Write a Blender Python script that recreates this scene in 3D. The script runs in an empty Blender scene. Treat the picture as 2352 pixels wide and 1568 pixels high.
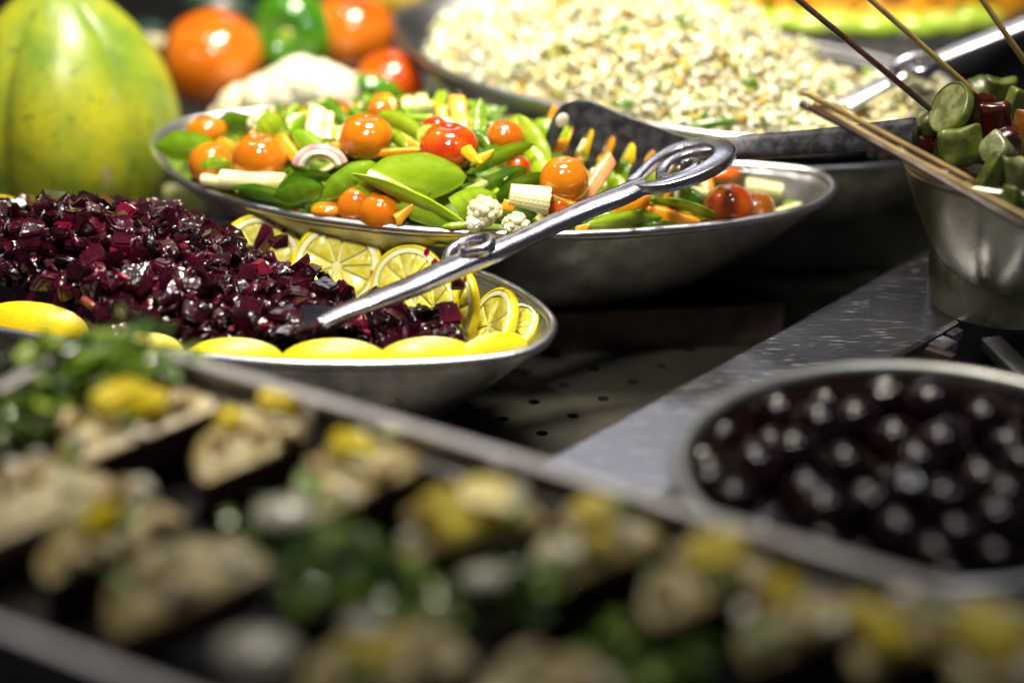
import bpy, bmesh, math, random
from mathutils import Vector as V, Matrix, noise
import numpy as np
random.seed(7)
R = math.radians
scene = bpy.context.scene
COL = scene.collection

# ------------------------------------------------------------------ camera (all numbers in cm, 1 cm = 0.01 unit)
PITCH = R(25.0)
DIST, LOOK_Z = 140.0, 5.0
CAM = V((0, -DIST * math.cos(PITCH), LOOK_Z + DIST * math.sin(PITCH)))
FWD = V((0, math.cos(PITCH), -math.sin(PITCH)))
UPV = V((0, math.sin(PITCH), math.cos(PITCH)))
RGT = V((1, 0, 0))
FPX = 100 / 36 * 2352.0
cd = bpy.data.cameras.new('camera')
cd.lens = 100; cd.sensor_width = 36
cd.clip_start = 0.05; cd.clip_end = 60
cd.dof.use_dof = True
cd.dof.focus_distance = 1.415
cd.dof.aperture_fstop = 2.2
cam = bpy.data.objects.new('camera', cd)
cam.location = CAM * 0.01
cam.rotation_euler = (math.pi / 2 - PITCH, 0, 0)
COL.objects.link(cam)
scene.camera = cam
scene.view_settings.view_transform = 'Standard'
scene.view_settings.look = 'None'
scene.view_settings.exposure = 0.0
scene.view_settings.gamma = 1.0
scene.cycles.use_denoising = True
scene.cycles.max_bounces = 8
scene.cycles.sample_clamp_indirect = 4.0

# ------------------------------------------------------------------ light
w = bpy.data.worlds.new('World'); scene.world = w; w.use_nodes = True
w.node_tree.nodes['Background'].inputs[0].default_value = (0.75, 0.8, 1.0, 1)
w.node_tree.nodes['Background'].inputs[1].default_value = 0.05
def area(name, loc, target, sx, sy, power, colr, spread=180):
    l = bpy.data.lights.new(name, 'AREA'); l.shape = 'RECTANGLE'
    l.size = sx * .01; l.size_y = sy * .01; l.energy = power; l.color = colr; l.spread = R(spread)
    o = bpy.data.objects.new(name, l); o.location = V(loc) * .01
    o.rotation_euler = (V(target) - V(loc)).to_track_quat('-Z', 'Y').to_euler()
    COL.objects.link(o); return o
area('lamp_and_fill', (2, 16, 90), (-4, 33, 6), 28, 13, 4.9, (1.0, 0.92, 0.76), 100)
area('rear_lamp', (0, 104, 74), (0, -20, 5), 44, 12, .36, (0.86, 0.9, 1.0), 120)
area('lamp_and_fill', (-34, 30, 80), (-18, 18, 8), 9, 7, .5, (1.0, 0.95, 0.88), 140)
area('lamp_and_fill', (34, -22, 86), (22, -18, 6), 8, 6, .45, (0.9, 0.93, 1.0), 130)
area('lamp_and_fill', (-14, -34, 84), (-8, 4, 6), 9, 6, .62, (1.0, 0.93, 0.82), 50)  # added unseen fill, aimed narrowly at the lemons to brighten them
area('lamp_and_fill', (-6, -34, 120), (0, -34, 8), 16, 8, 1.35, (1.0, 0.91, 0.78), 140)

# ------------------------------------------------------------------ picture helpers: where a ray of the camera meets a height
def ray(px, py):
    return (FWD + RGT * ((px - 1176) / FPX) + UPV * ((784 - py) / FPX)).normalized()
def at(px, py, z):
    d = ray(px, py); return CAM + d * ((z - CAM.z) / d.z)
def at_depth(px, py, dep):
    d = ray(px, py); return CAM + d * (dep / d.dot(FWD))
def depth(p): return (p - CAM).dot(FWD)
def hit(px, py, h, lo=90, hi=210):
    d = ray(px, py); t = lo
    while t < hi:
        p = CAM + d * t
        if p.z < h(p.x, p.y): return p
        t += 0.15
    return None

# ------------------------------------------------------------------ materials
MATS = {}
def mat(name, c1, c2=None, scale=60, rough=0.4, metal=0.0, coat=0.0, sss=0.0, sssr=(1, .4, .2), bump=0.0, bscale=200,
        spec=0.5, island=None, objrand=False, stretch=None, ramp=(0.4, 0.6), third=None, rough2=None, detail=3, trans=0.0, sheen=0, coatr=0.06, bdist=0.001, spots=None):
    if name in MATS: return MATS[name]
    m = bpy.data.materials.new(name); m.use_nodes = True
    nt = m.node_tree; N = nt.nodes; L = nt.links
    b = N['Principled BSDF']
    b.inputs['Base Color'].default_value = (*c1, 1)
    b.inputs['Roughness'].default_value = rough
    b.inputs['Metallic'].default_value = metal
    b.inputs['Coat Weight'].default_value = coat
    b.inputs['Coat Roughness'].default_value = coatr
    b.inputs['Specular IOR Level'].default_value = spec
    b.inputs['Transmission Weight'].default_value = trans
    if sss:
        b.inputs['Subsurface Weight'].default_value = sss
        b.inputs['Subsurface Radius'].default_value = sssr
        b.inputs['Subsurface Scale'].default_value = 0.004
    tc = N.new('ShaderNodeTexCoord'); mp = N.new('ShaderNodeMapping')
    L.new(tc.outputs['Object'], mp.inputs[0])
    if stretch: mp.inputs['Scale'].default_value = stretch
    colr = None
    if c2 is not None:
        nz = N.new('ShaderNodeTexNoise'); nz.noise_dimensions = '4D'
        nz.inputs['Scale'].default_value = scale; nz.inputs['Detail'].default_value = detail
        L.new(mp.outputs[0], nz.inputs['Vector'])
        oi = N.new('ShaderNodeObjectInfo'); mu = N.new('ShaderNodeMath'); mu.operation = 'MULTIPLY'; mu.inputs[1].default_value = 50
        L.new(oi.outputs['Random'], mu.inputs[0]); L.new(mu.outputs[0], nz.inputs['W'])
        cr = N.new('ShaderNodeValToRGB')
        cr.color_ramp.elements[0].position = ramp[0]; cr.color_ramp.elements[0].color = (*c1, 1)
        cr.color_ramp.elements[1].position = ramp[1]; cr.color_ramp.elements[1].color = (*c2, 1)
        if third:
            e = cr.color_ramp.elements.new(third[0]); e.color = (*third[1], 1)
        L.new(nz.outputs[0], cr.inputs[0]); colr = cr.outputs[0]
        if rough2 is not None:
            mr = N.new('ShaderNodeMapRange'); mr.inputs[1].default_value = .3; mr.inputs[2].default_value = .7
            mr.inputs[3].default_value = rough; mr.inputs[4].default_value = rough2
            L.new(nz.outputs[0], mr.inputs[0]); L.new(mr.outputs[0], b.inputs['Roughness'])
    if island or objrand:
        src = N.new('ShaderNodeObjectInfo').outputs['Random'] if objrand else N.new('ShaderNodeNewGeometry').outputs['Random Per Island']
        cr = N.new('ShaderNodeValToRGB'); cr.color_ramp.interpolation = 'LINEAR' if objrand else 'CONSTANT'
        lst = objrand or island
        el = cr.color_ramp.elements
        el[0].position, el[0].color = lst[0][0], (*lst[0][1], 1)
        el[1].position, el[1].color = lst[1][0], (*lst[1][1], 1)
        for p_, c_ in lst[2:]:
            e = el.new(p_); e.color = (*c_, 1)
        L.new(src, cr.inputs[0])
        if colr is None: colr = cr.outputs[0]
        else:
            mx = N.new('ShaderNodeMixRGB'); mx.inputs[0].default_value = .5
            L.new(colr, mx.inputs[1]); L.new(cr.outputs[0], mx.inputs[2]); colr = mx.outputs[0]
    if spots:
        ns = N.new('ShaderNodeTexNoise'); ns.inputs['Scale'].default_value = spots[0]; ns.inputs['Detail'].default_value = 3
        L.new(mp.outputs[0], ns.inputs['Vector']); rs = N.new('ShaderNodeMapRange'); rs.inputs[1].default_value = spots[1]; rs.inputs[2].default_value = spots[1] + .06; rs.inputs[4].default_value = spots[3]
        L.new(ns.outputs[0], rs.inputs[0]); mx = N.new('ShaderNodeMixRGB'); L.new(rs.outputs[0], mx.inputs[0]); L.new(colr, mx.inputs[1]); mx.inputs[2].default_value = (*spots[2], 1); colr = mx.outputs[0]
    if colr is not None: L.new(colr, b.inputs['Base Color'])
    if bump:
        nb = N.new('ShaderNodeTexNoise'); nb.inputs['Scale'].default_value = bscale; nb.inputs['Detail'].default_value = 4
        L.new(mp.outputs[0], nb.inputs['Vector'])
        bp = N.new('ShaderNodeBump'); bp.inputs['Strength'].default_value = bump; bp.inputs['Distance'].default_value = bdist
        L.new(nb.outputs[0], bp.inputs['Height']); L.new(bp.outputs[0], b.inputs['Normal'])
        if coat: L.new(bp.outputs[0], b.inputs['Coat Normal'])
    MATS[name] = m
    return m

M = dict(
  alu=mat('cast_aluminium', (.50, .49, .49), (.30, .30, .31), 60, rough=.26, rough2=.46, metal=1, bump=.35, bscale=420, bdist=.0006, detail=9, spots=(900, .66, (.12, .11, .10), .6)),
  aludull=mat('worn_aluminium_rim', (.62, .62, .65), (.45, .45, .47), 90, rough=.27, rough2=.4, metal=1, bump=.3, bscale=500, bdist=.0004),
  server=mat('polished_pewter', (.60, .58, .64), (.48, .46, .52), 120, rough=.20, rough2=.32, metal=1, bump=.2, bscale=600, bdist=.0003),
  fork=mat('dark_pewter', (.055, .052, .06), (.10, .098, .11), 160, rough=.34, rough2=.5, metal=.85, bump=.4, bscale=700, bdist=.0003),
  iron=mat('blackened_iron', (.06, .042, .036), (.11, .075, .06), 90, rough=.45, rough2=.6, metal=.6, bump=.4, bscale=500, bdist=.0004),
  counter=mat('dark_perforated_steel', (.13, .12, .09), (.07, .065, .055), 18, rough=.42, rough2=.55, metal=.8, bump=.2, bscale=700, bdist=.0003),
  under=mat('dark_void', (.006, .006, .006), rough=.9),
  back=mat('dark_backdrop', (.012, .006, .007), rough=.9),
  block=mat('dull_grey_steel', (.17, .165, .165), (.10, .10, .10), 30, rough=.45, rough2=.6, metal=.6, bump=.2, bscale=300),
  rail=mat('satin_basket_steel', (.62, .58, .57), (.48, .44, .43), 50, rough=.42, metal=.85),
  panel=mat('basket_panel_steel', (.26, .225, .235), (.19, .165, .17), 40, rough=.5, metal=.7),
  canfloor=mat('black_tray_floor', (.012, .008, .008), rough=.5),
  bread=mat('dark_rye_bread', (.035, .012, .008), (.08, .03, .018), 150, rough=.8, bump=.6, bscale=500),
  cream=mat('pale_cream_topping', (.36, .27, .09), (.54, .44, .18), 110, rough=.4, coat=.3, bump=.5, bscale=300, detail=5),
  mango=mat('yellow_mango_cube', (.72, .58, .01), (.60, .46, .01), 90, rough=.45, coat=.15, sss=.2),
  chive=mat('green_leaf', (.07, .20, .02), (.16, .30, .04), 150, rough=.35, coat=.3),
  beet=mat('wet_beetroot', (.008, .0004, .002), (.05, .001, .010), 90, rough=.4, coat=1, sss=0, bump=.5, bscale=150, coatr=.08, bdist=.0014, spec=.1,
           objrand=[(0, (.006, .0003, .002)), (.7, (.024, .0005, .006)), (.92, (.06, .001, .014)), (1.0, (.36, .005, .05))]),
  beetbed=mat('beetroot_juice', (.03, .001, .006), (.07, .002, .012), 80, rough=.15, coat=1, bump=.8, bscale=250, coatr=.05),
  lrind=mat('lemon_rind', (.92, .74, .01), (.88, .66, .01), 120, rough=.32, coat=.3, sss=.35, bump=.45, bscale=700, bdist=.0006),
  lpith=mat('lemon_pith', (.82, .78, .40), (.84, .82, .58), 160, rough=.5, sss=.2, bump=.2, bscale=600),
  lflesh=mat('lemon_flesh', (.66, .58, .03), (.84, .78, .22), 240, rough=.12, coat=1, sss=.4, sssr=(1, .9, .2), bump=.45, bscale=480, stretch=(1, 1, 1), coatr=.05),
  juice=mat('beet_stain', (.30, .004, .05), rough=.2, coat=1),
  tom=mat('cherry_tomato_skin', (.58, .19, .005), (.48, .10, .004), 70, rough=.12, coat=1, sss=.25, sssr=(1, .25, .05), coatr=.03, spec=.5,
          objrand=[(0, (.52, .09, .003)), (.5, (.58, .19, .005)), (1, (.62, .25, .006))]),
  tomred=mat('red_cherry_tomato_skin', (.46, .03, .003), (.58, .12, .005), 60, rough=.12, coat=1, sss=.25, sssr=(1, .2, .05), coatr=.03),
  bigtom=mat('ripe_tomato_skin', (.54, .065, .003), (.64, .20, .010), 12, rough=.15, coat=.9, sss=.2, sssr=(1, .25, .05), coatr=.04),
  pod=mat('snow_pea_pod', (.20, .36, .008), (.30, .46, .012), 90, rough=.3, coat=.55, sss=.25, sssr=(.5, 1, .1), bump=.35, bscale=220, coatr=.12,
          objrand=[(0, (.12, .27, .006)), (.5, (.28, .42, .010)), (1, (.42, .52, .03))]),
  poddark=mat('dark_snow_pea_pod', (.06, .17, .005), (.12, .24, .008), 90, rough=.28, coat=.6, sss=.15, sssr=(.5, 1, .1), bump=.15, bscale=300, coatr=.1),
  podpale=mat('pod_interior', (.62, .72, .30), (.52, .68, .2), 90, rough=.5, sss=.2),
  carrot=mat('carrot_stick', (.82, .30, .008), (.88, .42, .015), 80, rough=.35, coat=.5, sss=.25, sssr=(1, .5, .1), bump=.25, bscale=500),
  carpink=mat('pale_carrot_stick', (.78, .34, .12), (.84, .46, .22), 120, rough=.3, coat=.7, bump=.4, bscale=500),
  corn=mat('baby_corn', (.82, .74, .32), (.86, .82, .48), 90, rough=.35, coat=.4, sss=.3, sssr=(1, .9, .4)),
  caul=mat('cauliflower', (.86, .82, .62), (.82, .76, .50), 60, rough=.6, sss=.25, sssr=(1, .9, .6), bump=.3, bscale=500),
  caulf=mat('pale_floret', (.70, .68, .32), (.80, .78, .48), 100, rough=.4, coat=.4, sss=.25, sssr=(1, .9, .4), bump=.3, bscale=500),
  onion=mat('red_onion', (.42, .16, .24), (.72, .55, .52), 60, rough=.2, coat=.8, sss=.2, stretch=(1, 5, 1)),
  white=mat('white_onion', (.82, .78, .62), rough=.3, coat=.5, sss=.3),
  pap=mat('papaya_skin', (.17, .29, .025), (.50, .50, .02), 24, rough=.36, coat=.35, sss=.1, bump=.10, bscale=180, third=(.5, (.36, .42, .03)), coatr=.32, detail=8, ramp=(.36, .62), spots=(260, .60, (.10, .15, .02), .75)),
  papscar=mat('papaya_scar', (.46, .42, .22), (.36, .42, .08), 80, rough=.6),
  pepper=mat('green_pepper_skin', (.025, .13, .005), (.07, .22, .008), 40, rough=.12, coat=1, coatr=.04),
  peppale=mat('pepper_base', (.28, .42, .04), (.16, .36, .02), 60, rough=.25, coat=.5),
  gourd=mat('dark_gourd_skin', (.012, .03, .018), (.025, .05, .03), 60, rough=.35, coat=.3),
  gourdend=mat('gourd_stem', (.62, .52, .28), rough=.6),
  yell=mat('yellow_squash_skin', (.60, .42, .02), (.52, .42, .06), 40, rough=.35, coat=.3),
  slaw=mat('shredded_salad', (.86, .80, .52), rough=.45, coat=.25, sss=.3, sssr=(1, .9, .6), island=[(0, (.93, .89, .62)), (.36, (.94, .92, .76)), (.6, (.91, .83, .44)), (.76, (.88, .78, .34)), (.82, (.74, .46, .08)), (.89, (.66, .60, .08)), (.95, (.25, .38, .03))]),
  slawbed=mat('salad_under', (.82, .74, .42), (.72, .56, .18), 160, rough=.6, detail=6),
  grat=mat('grated_carrot', (.82, .34, .01), rough=.5, island=[(0, (.86, .40, .012)), (.5, (.88, .48, .02)), (.8, (.78, .30, .01)), (.93, (.85, .55, .05))]),
  cucs=mat('lime_slice', (.40, .62, .02), (.60, .75, .12), 30, rough=.3, coat=.5),
  mixed=mat('chopped_vegetables', (.2, .4, .02), rough=.35, coat=.4, island=[(0, (.16, .30, .008)), (.35, (.28, .42, .012)), (.6, (.09, .19, .006)), (.75, (.78, .30, .01)), (.86, (.78, .72, .35)), (.94, (.6, .12, .01))]),
  mixbed=mat('salad_bed', (.10, .22, .012), (.22, .32, .02), 60, rough=.5),
  olive=mat('black_cherry_skin', (.005, .0005, .001), (.009, .0006, .0012), 50, rough=.13, coat=0, coatr=.03),
  syrup=mat('dark_syrup', (.004, .0005, .0008), rough=.12),
  bowlin=mat('brown_glazed_bowl', (.020, .006, .003), (.008, .003, .002), 40, rough=.3, coat=.4),
  bowlrim=mat('grey_bowl_rim', (.42, .42, .41), (.34, .34, .33), 60, rough=.35, metal=.8),
  skewer=mat('bamboo_skewer', (.30, .20, .07), (.42, .30, .10), 120, rough=.5, stretch=(1, 1, .1)),
  burnt=mat('charred_skewer', (.035, .012, .010), (.08, .03, .02), 150, rough=.4, coat=.4),
  grill=mat('grilled_green_pepper', (.12, .15, .012), (.04, .05, .008), 130, rough=.45, coat=.35, coatr=.25, bump=.5, bscale=160, detail=8),
  grillp=mat('grilled_zucchini', (.24, .25, .11), (.09, .11, .03), 130, rough=.45, coat=.3, bump=.4, bscale=160, detail=8),
  grillr=mat('grilled_red_pepper', (.04, .005, .004), (.08, .010, .006), 60, rough=.25, coat=.6),
  sheenbowl=mat('green_sheen_steel', (.40, .39, .34), (.26, .25, .15), 25, rough=.22, rough2=.4, metal=.9, bump=.2, bscale=120),  # olive tone puts a greenish reflection into the steel colour
  pars=mat('parsley_leaf', (.05, .20, .015), rough=.32, coat=.4, island=[(0, (.03, .08, .004)), (.4, (.12, .22, .006)), (.8, (.30, .40, .05))]),
)
# brushed strip with scratches
m = bpy.data.materials.new('scratched_steel'); m.use_nodes = True; MATS['scratched_steel'] = m
nt = m.node_tree; b = nt.nodes['Principled BSDF']
b.inputs['Metallic'].default_value = 1; b.inputs['Base Color'].default_value = (.46, .45, .47, 1); b.inputs['Roughness'].default_value = .3
tc = nt.nodes.new('ShaderNodeTexCoord')
def scr(rotz, sc, lo, hi):
    mp = nt.nodes.new('ShaderNodeMapping'); mp.inputs['Rotation'].default_value = (0, 0, rotz); mp.inputs['Scale'].default_value = (sc[0], sc[1], 1)
    n = nt.nodes.new('ShaderNodeTexNoise'); n.inputs['Scale'].default_value = 1; n.inputs['Detail'].default_value = 2
    r_ = nt.nodes.new('ShaderNodeMapRange'); r_.inputs[1].default_value = lo; r_.inputs[2].default_value = hi
    nt.links.new(tc.outputs['Object'], mp.inputs[0]); nt.links.new(mp.outputs[0], n.inputs[0]); nt.links.new(n.outputs[0], r_.inputs[0])
    return r_.outputs[0]
s1 = scr(R(14), (60, 2200), .66, .72); s2 = scr(R(-38), (40, 2600), .69, .75); s3 = scr(R(50), (25, 3000), .2, .8)
ad = nt.nodes.new('ShaderNodeMath'); ad.operation = 'MAXIMUM'; nt.links.new(s1, ad.inputs[0]); nt.links.new(s2, ad.inputs[1])
mr = nt.nodes.new('ShaderNodeMapRange'); mr.inputs[3].default_value = .22; mr.inputs[4].default_value = .36
nt.links.new(s3, mr.inputs[0])
mx = nt.nodes.new('ShaderNodeMix'); mx.data_type = 'FLOAT'; nt.links.new(ad.outputs[0], mx.inputs[0]); nt.links.new(mr.outputs[0], mx.inputs[2]); mx.inputs[3].default_value = .75
nt.links.new(mx.outputs[0], b.inputs['Roughness'])
mc = nt.nodes.new('ShaderNodeMix'); mc.data_type = 'RGBA'; nt.links.new(ad.outputs[0], mc.inputs[0])
mc.inputs[6].default_value = (.23, .225, .24, 1); mc.inputs[7].default_value = (.85, .84, .88, 1); nt.links.new(mc.outputs[2], b.inputs['Base Color'])
bp = nt.nodes.new('ShaderNodeBump'); bp.inputs['Strength'].default_value = .3; bp.inputs['Distance'].default_value = .0004
nt.links.new(ad.outputs[0], bp.inputs['Height']); nt.links.new(bp.outputs[0], b.inputs['Normal'])
M['strip'] = m

# ------------------------------------------------------------------ object helpers
def mesh(name, verts, faces, m, smooth=True, angle=None, origin=None):
    o0 = V(origin) if origin is not None else V((0, 0, 0))
    me = bpy.data.meshes.new(name)
    me.from_pydata([((v[0] - o0.x) * .01, (v[1] - o0.y) * .01, (v[2] - o0.z) * .01) for v in verts], [], faces)
    mm = m if isinstance(m, (list, tuple)) else [m]
    for x in mm: me.materials.append(x)
    if smooth:
        me.polygons.foreach_set('use_smooth', [True] * len(me.polygons))
        if angle: me.set_sharp_from_angle(angle=R(angle))
    me.update()
    return me
def obj(name, me, loc=(0, 0, 0), parent=None, rot=None):
    o = bpy.data.objects.new(name, me); COL.objects.link(o)
    if parent is not None: o.parent = parent
    if rot is not None: o.rotation_mode = 'QUATERNION'; o.rotation_quaternion = rot
    o.location = V(loc) * .01
    return o
def tag(o, label, cat, group=None, kind=None):
    if label: o['label'] = label
    if cat: o['category'] = cat
    if group: o['group'] = group
    if kind: o['kind'] = kind
    return o
def thing(name, label, cat, loc, group=None):
    o = bpy.data.objects.new(name, None); COL.objects.link(o); o.location = V(loc) * .01
    o.empty_display_size = .01
    return tag(o, label, cat, group)
class MB:
    def __init__(s): s.v = []; s.f = []
    def add(s, vs, fs, mtx=None):
        k = len(s.v)
        if mtx is not None: vs = [mtx @ V(p) for p in vs]
        s.v += [tuple(p) for p in vs]; s.f += [tuple(i + k for i in f) for f in fs]
    def build(s, name, m, smooth=True, angle=None, origin=None): return mesh(name, s.v, s.f, m, smooth, angle, origin)
def box(a, b_):
    x0, y0, z0 = a; x1, y1, z1 = b_
    return [(x0, y0, z0), (x1, y0, z0), (x1, y1, z0), (x0, y1, z0), (x0, y0, z1), (x1, y0, z1), (x1, y1, z1), (x0, y1, z1)], \
           [(3, 2, 1, 0), (4, 5, 6, 7), (0, 1, 5, 4), (1, 2, 6, 5), (2, 3, 7, 6), (3, 0, 4, 7)]
def frame(ax, nrm):
    x = V(ax).normalized(); z = V(nrm); z = (z - x * z.dot(x)).normalized(); y = z.cross(x)
    m3 = Matrix((x, y, z)).transposed(); return m3
def sphere_mesh(name, r, m, seg=28, ring=16, fn=None):
    vs = []; fs = []
    for i in range(ring + 1):
        th = math.pi * i / ring
        for j in range(seg):
            ph = 2 * math.pi * j / seg
            d = V((math.sin(th) * math.cos(ph), math.sin(th) * math.sin(ph), math.cos(th)))
            vs.append(fn(d, th, ph) * r if fn else d * r)
    for i in range(ring):
        for j in range(seg):
            a = i * seg + j; b2 = i * seg + (j + 1) % seg
            fs.append((a, a + seg, b2 + seg, b2))
    return mesh(name, vs, fs, m)
def smooth_curve(pts, n, closed=False):
    P = [V(p) for p in pts]; k = len(P); out = []
    tot = k if closed else k - 1
    for i in range(n):
        t = i / n * tot if closed else i / (n - 1) * tot
        j = min(int(t), tot - 1); u = t - j
        g = (lambda q: P[q % k]) if closed else (lambda q: P[max(0, min(k - 1, q))])
        a, b2, c, d = g(j - 1), g(j), g(j + 1), g(j + 2)
        out.append(.5 * ((2 * b2) + (c - a) * u + (2 * a - 5 * b2 + 4 * c - d) * u * u + (3 * b2 - a - 3 * c + d) * u ** 3))
    return out
def sweep(path, prof, nrm, closed=False, widths=None, thick=None):
    """path of points; prof list of (lateral, normal) unit coordinates; widths / thick scale them along the path"""
    n = len(path); k = len(prof); vs = []; fs = []
    for i, p in enumerate(path):
        a = path[(i - 1) % n] if (closed or i > 0) else p
        c = path[(i + 1) % n] if (closed or i < n - 1) else p
        t = (c - a).normalized(); nn = V(nrm[i] if isinstance(nrm, list) else nrm); nn = (nn - t * nn.dot(t)).normalized(); l = t.cross(nn)
        wd = widths[i] if widths else 1; th = thick[i] if thick else 1
        for (a_, b_) in prof: vs.append(p + l * a_ * wd + nn * b_ * th)
    for i in range(n if closed else n - 1):
        for j in range(k):
            a = i * k + j; b2 = i * k + (j + 1) % k; c = ((i + 1) % n) * k
            fs.append((a, b2, c + (j + 1) % k, c + j))
    if not closed:
        fs.append(tuple(range(k - 1, -1, -1))); fs.append(tuple((n - 1) * k + j for j in range(k)))
    return vs, fs
def lerp_list(tab, n): 
    xs = np.linspace(0, len(tab) - 1, n); return list(np.interp(xs, range(len(tab)), tab))
def circ(k=10, a=1, b_=1): return [(a * math.cos(2 * math.pi * i / k), b_ * math.sin(2 * math.pi * i / k)) for i in range(k)]
def rrect(a=1, b_=1, c=.35):
    """rounded rectangle profile half sizes a, b_"""
    o = []
    for cx, cy, s in ((a, b_, 0), (-a, b_, 1), (-a, -b_, 2), (a, -b_, 3)):
        r = c * min(a, b_); qx = cx - math.copysign(r, cx); qy = cy - math.copysign(r, cy)
        for q in (0, .5, 1):
            an = (s + q) * math.pi / 2; o.append((qx + r * math.cos(an), qy + r * math.sin(an)))
    return o

# ------------------------------------------------------------------ dishes
class Dish:
    def __init__(s, name, label, cat, rim_px, zr, z0, kb, m, mrim, th=.28, rim_r=.26, power=.5, n=120, tips=0.0, world=None):
        s.zr = zr; s.z0 = z0; s.kb = kb; s.th = th; s.power = power
        pts = world if world else [at(px, py, zr) for px, py in rim_px]
        C = smooth_curve([V((p.x, p.y, 0)) for p in pts], n, True)
        area_ = sum(C[i].x * C[(i + 1) % n].y - C[(i + 1) % n].x * C[i].y for i in range(n))
        if area_ < 0: C.reverse()
        s.C = C; c = sum(C, V((0, 0, 0))) / n; s.c = c
        nr = []
        for i in range(n):
            t = (C[(i + 1) % n] - C[i - 1]).normalized(); nr.append(V((t.y, -t.x, 0)))
        s.nr = nr
        # half-width of dish about its long axis keeps the bottom from collapsing at narrow ends
        rings = []; NL = 12
        def lvl(t): return kb + (1 - kb) * (t ** power)
        for k in (0.0, .5): rings.append([V((c.x + (p.x - c.x) * kb * k, c.y + (p.y - c.y) * kb * k, z0)) for p in C])
        for q in range(NL + 1):
            t = q / NL; k = lvl(t)
            rings.append([V((c.x + (p.x - c.x) * k, c.y + (p.y - c.y) * k, z0 + (zr - z0) * t)) for p in C])
        for q in range(NL, -1, -1):
            t = q / NL; k = lvl(t)
            rings.append([V((c.x + (p.x - c.x) * k, c.y + (p.y - c.y) * k, z0 + th + (zr - z0 - th) * t)) - nr[i] * th for i, p in enumerate(C)])
        for k in (.5, 0.0): rings.append([V((c.x + (p.x - c.x) * kb * k, c.y + (p.y - c.y) * kb * k, z0 + th)) for p in C])
        vs = [p for r in rings for p in r]; fs = []
        for i in range(len(rings) - 1):
            for j in range(n):
                j2 = (j + 1) % n; fs.append((i * n + j, i * n + j2, (i + 1) * n + j2, (i + 1) * n + j))
        o0 = V((c.x, c.y, z0)); s.o0 = o0
        s.root = thing(name, label, cat, o0)
        obj('bowl', mesh('bowl', vs, fs, m, origin=o0), parent=s.root)
        path = [V((p.x, p.y, zr)) - nr[i] * th * .5 for i, p in enumerate(C)]
        vs, fs = sweep(path, circ(10), V((0, 0, 1)), True, [rim_r] * n, [rim_r * .9] * n)
        obj('rim', mesh('rim', vs, fs, mrim, origin=o0), parent=s.root)
        # spans for heaps
        s.xs = np.linspace(min(p.x for p in C) + .01, max(p.x for p in C) - .01, 200)
        s.lo = []; s.hi = []
        for x in s.xs:
            ys = []
            for i in range(n):
                a, b2 = C[i], C[(i + 1) % n]
                if (a.x - x) * (b2.x - x) <= 0 and a.x != b2.x: ys.append(a.y + (b2.y - a.y) * (x - a.x) / (b2.x - a.x))
            s.lo.append(min(ys)); s.hi.append(max(ys))
    def span(s, x, ins=.6):
        if x < s.xs[0] or x > s.xs[-1]: return (0.0, 0.1)
        return float(np.interp(x, s.xs, s.lo)) + ins, float(np.interp(x, s.xs, s.hi)) - ins
    def wall(s, x, y):
        d = V((x - s.c.x, y - s.c.y)); r = d.length; a = math.atan2(d.y, d.x)
        if not hasattr(s, 'pol'):
            s.pol = sorted((math.atan2(p.y - s.c.y, p.x - s.c.x), math.hypot(p.x - s.c.x, p.y - s.c.y)) for p in s.C)
            s.pa = [s.pol[-1][0] - 2 * math.pi] + [q[0] for q in s.pol] + [s.pol[0][0] + 2 * math.pi]; s.pr = [s.pol[-1][1]] + [q[1] for q in s.pol] + [s.pol[0][1]]
        k = min(1, (r + s.th) / float(np.interp(a, s.pa, s.pr)))
        t = max(0, (k - s.kb) / (1 - s.kb)) ** (1 / s.power)
        return s.z0 + s.th + (s.zr - s.z0 - s.th) * t
    def heap(s, tab, edge, ins=.8, pw=.7, skew=0.0):
        xs = [a for a, _ in tab]; zs = [b2 for _, b2 in tab]
        def h(x, y):
            sp = s.span(x, ins)
            if sp is None or sp[1] - sp[0] < .2 or y < sp[0] or y > sp[1]: return -50
            t = (2 * y - sp[0] - sp[1]) / (sp[1] - sp[0])
            t = t - skew * (1 - t * t)
            pk = float(np.interp(x, xs, zs))
            return edge + (pk - edge) * max(0, 1 - t * t) ** pw
        return h
def heap_mesh(name, dish, h, m, ins=.8, amp=.25, nx=120, ny=50, dz=.4):
    bad = set()
    x0, x1 = dish.xs[0] + ins, dish.xs[-1] - ins; vs = []; fs = []
    for i in range(nx):
        x = x0 + (x1 - x0) * i / (nx - 1); sp = dish.span(x, ins + .01)
        for j in range(ny):
            y = sp[0] + (sp[1] - sp[0]) * j / (ny - 1)
            z = h(x, y)
            if z < -10: z = dish.zr - 2
            z += amp * noise.noise(V((x, y, 3)) * .9) + amp * .5 * noise.noise(V((x, y, 9)) * 2.5) - dz
            wl = dish.wall(x, y)
            if z < wl: bad.add(len(vs)); z = wl - .1
            vs.append((x, y, z))
    for i in range(nx - 1):
        for j in range(ny - 1):
            q = (i * ny + j, (i + 1) * ny + j, (i + 1) * ny + j + 1, i * ny + j + 1)
            if not all(k in bad for k in q): fs.append(q)
    return mesh(name, vs, fs, m)

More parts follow.
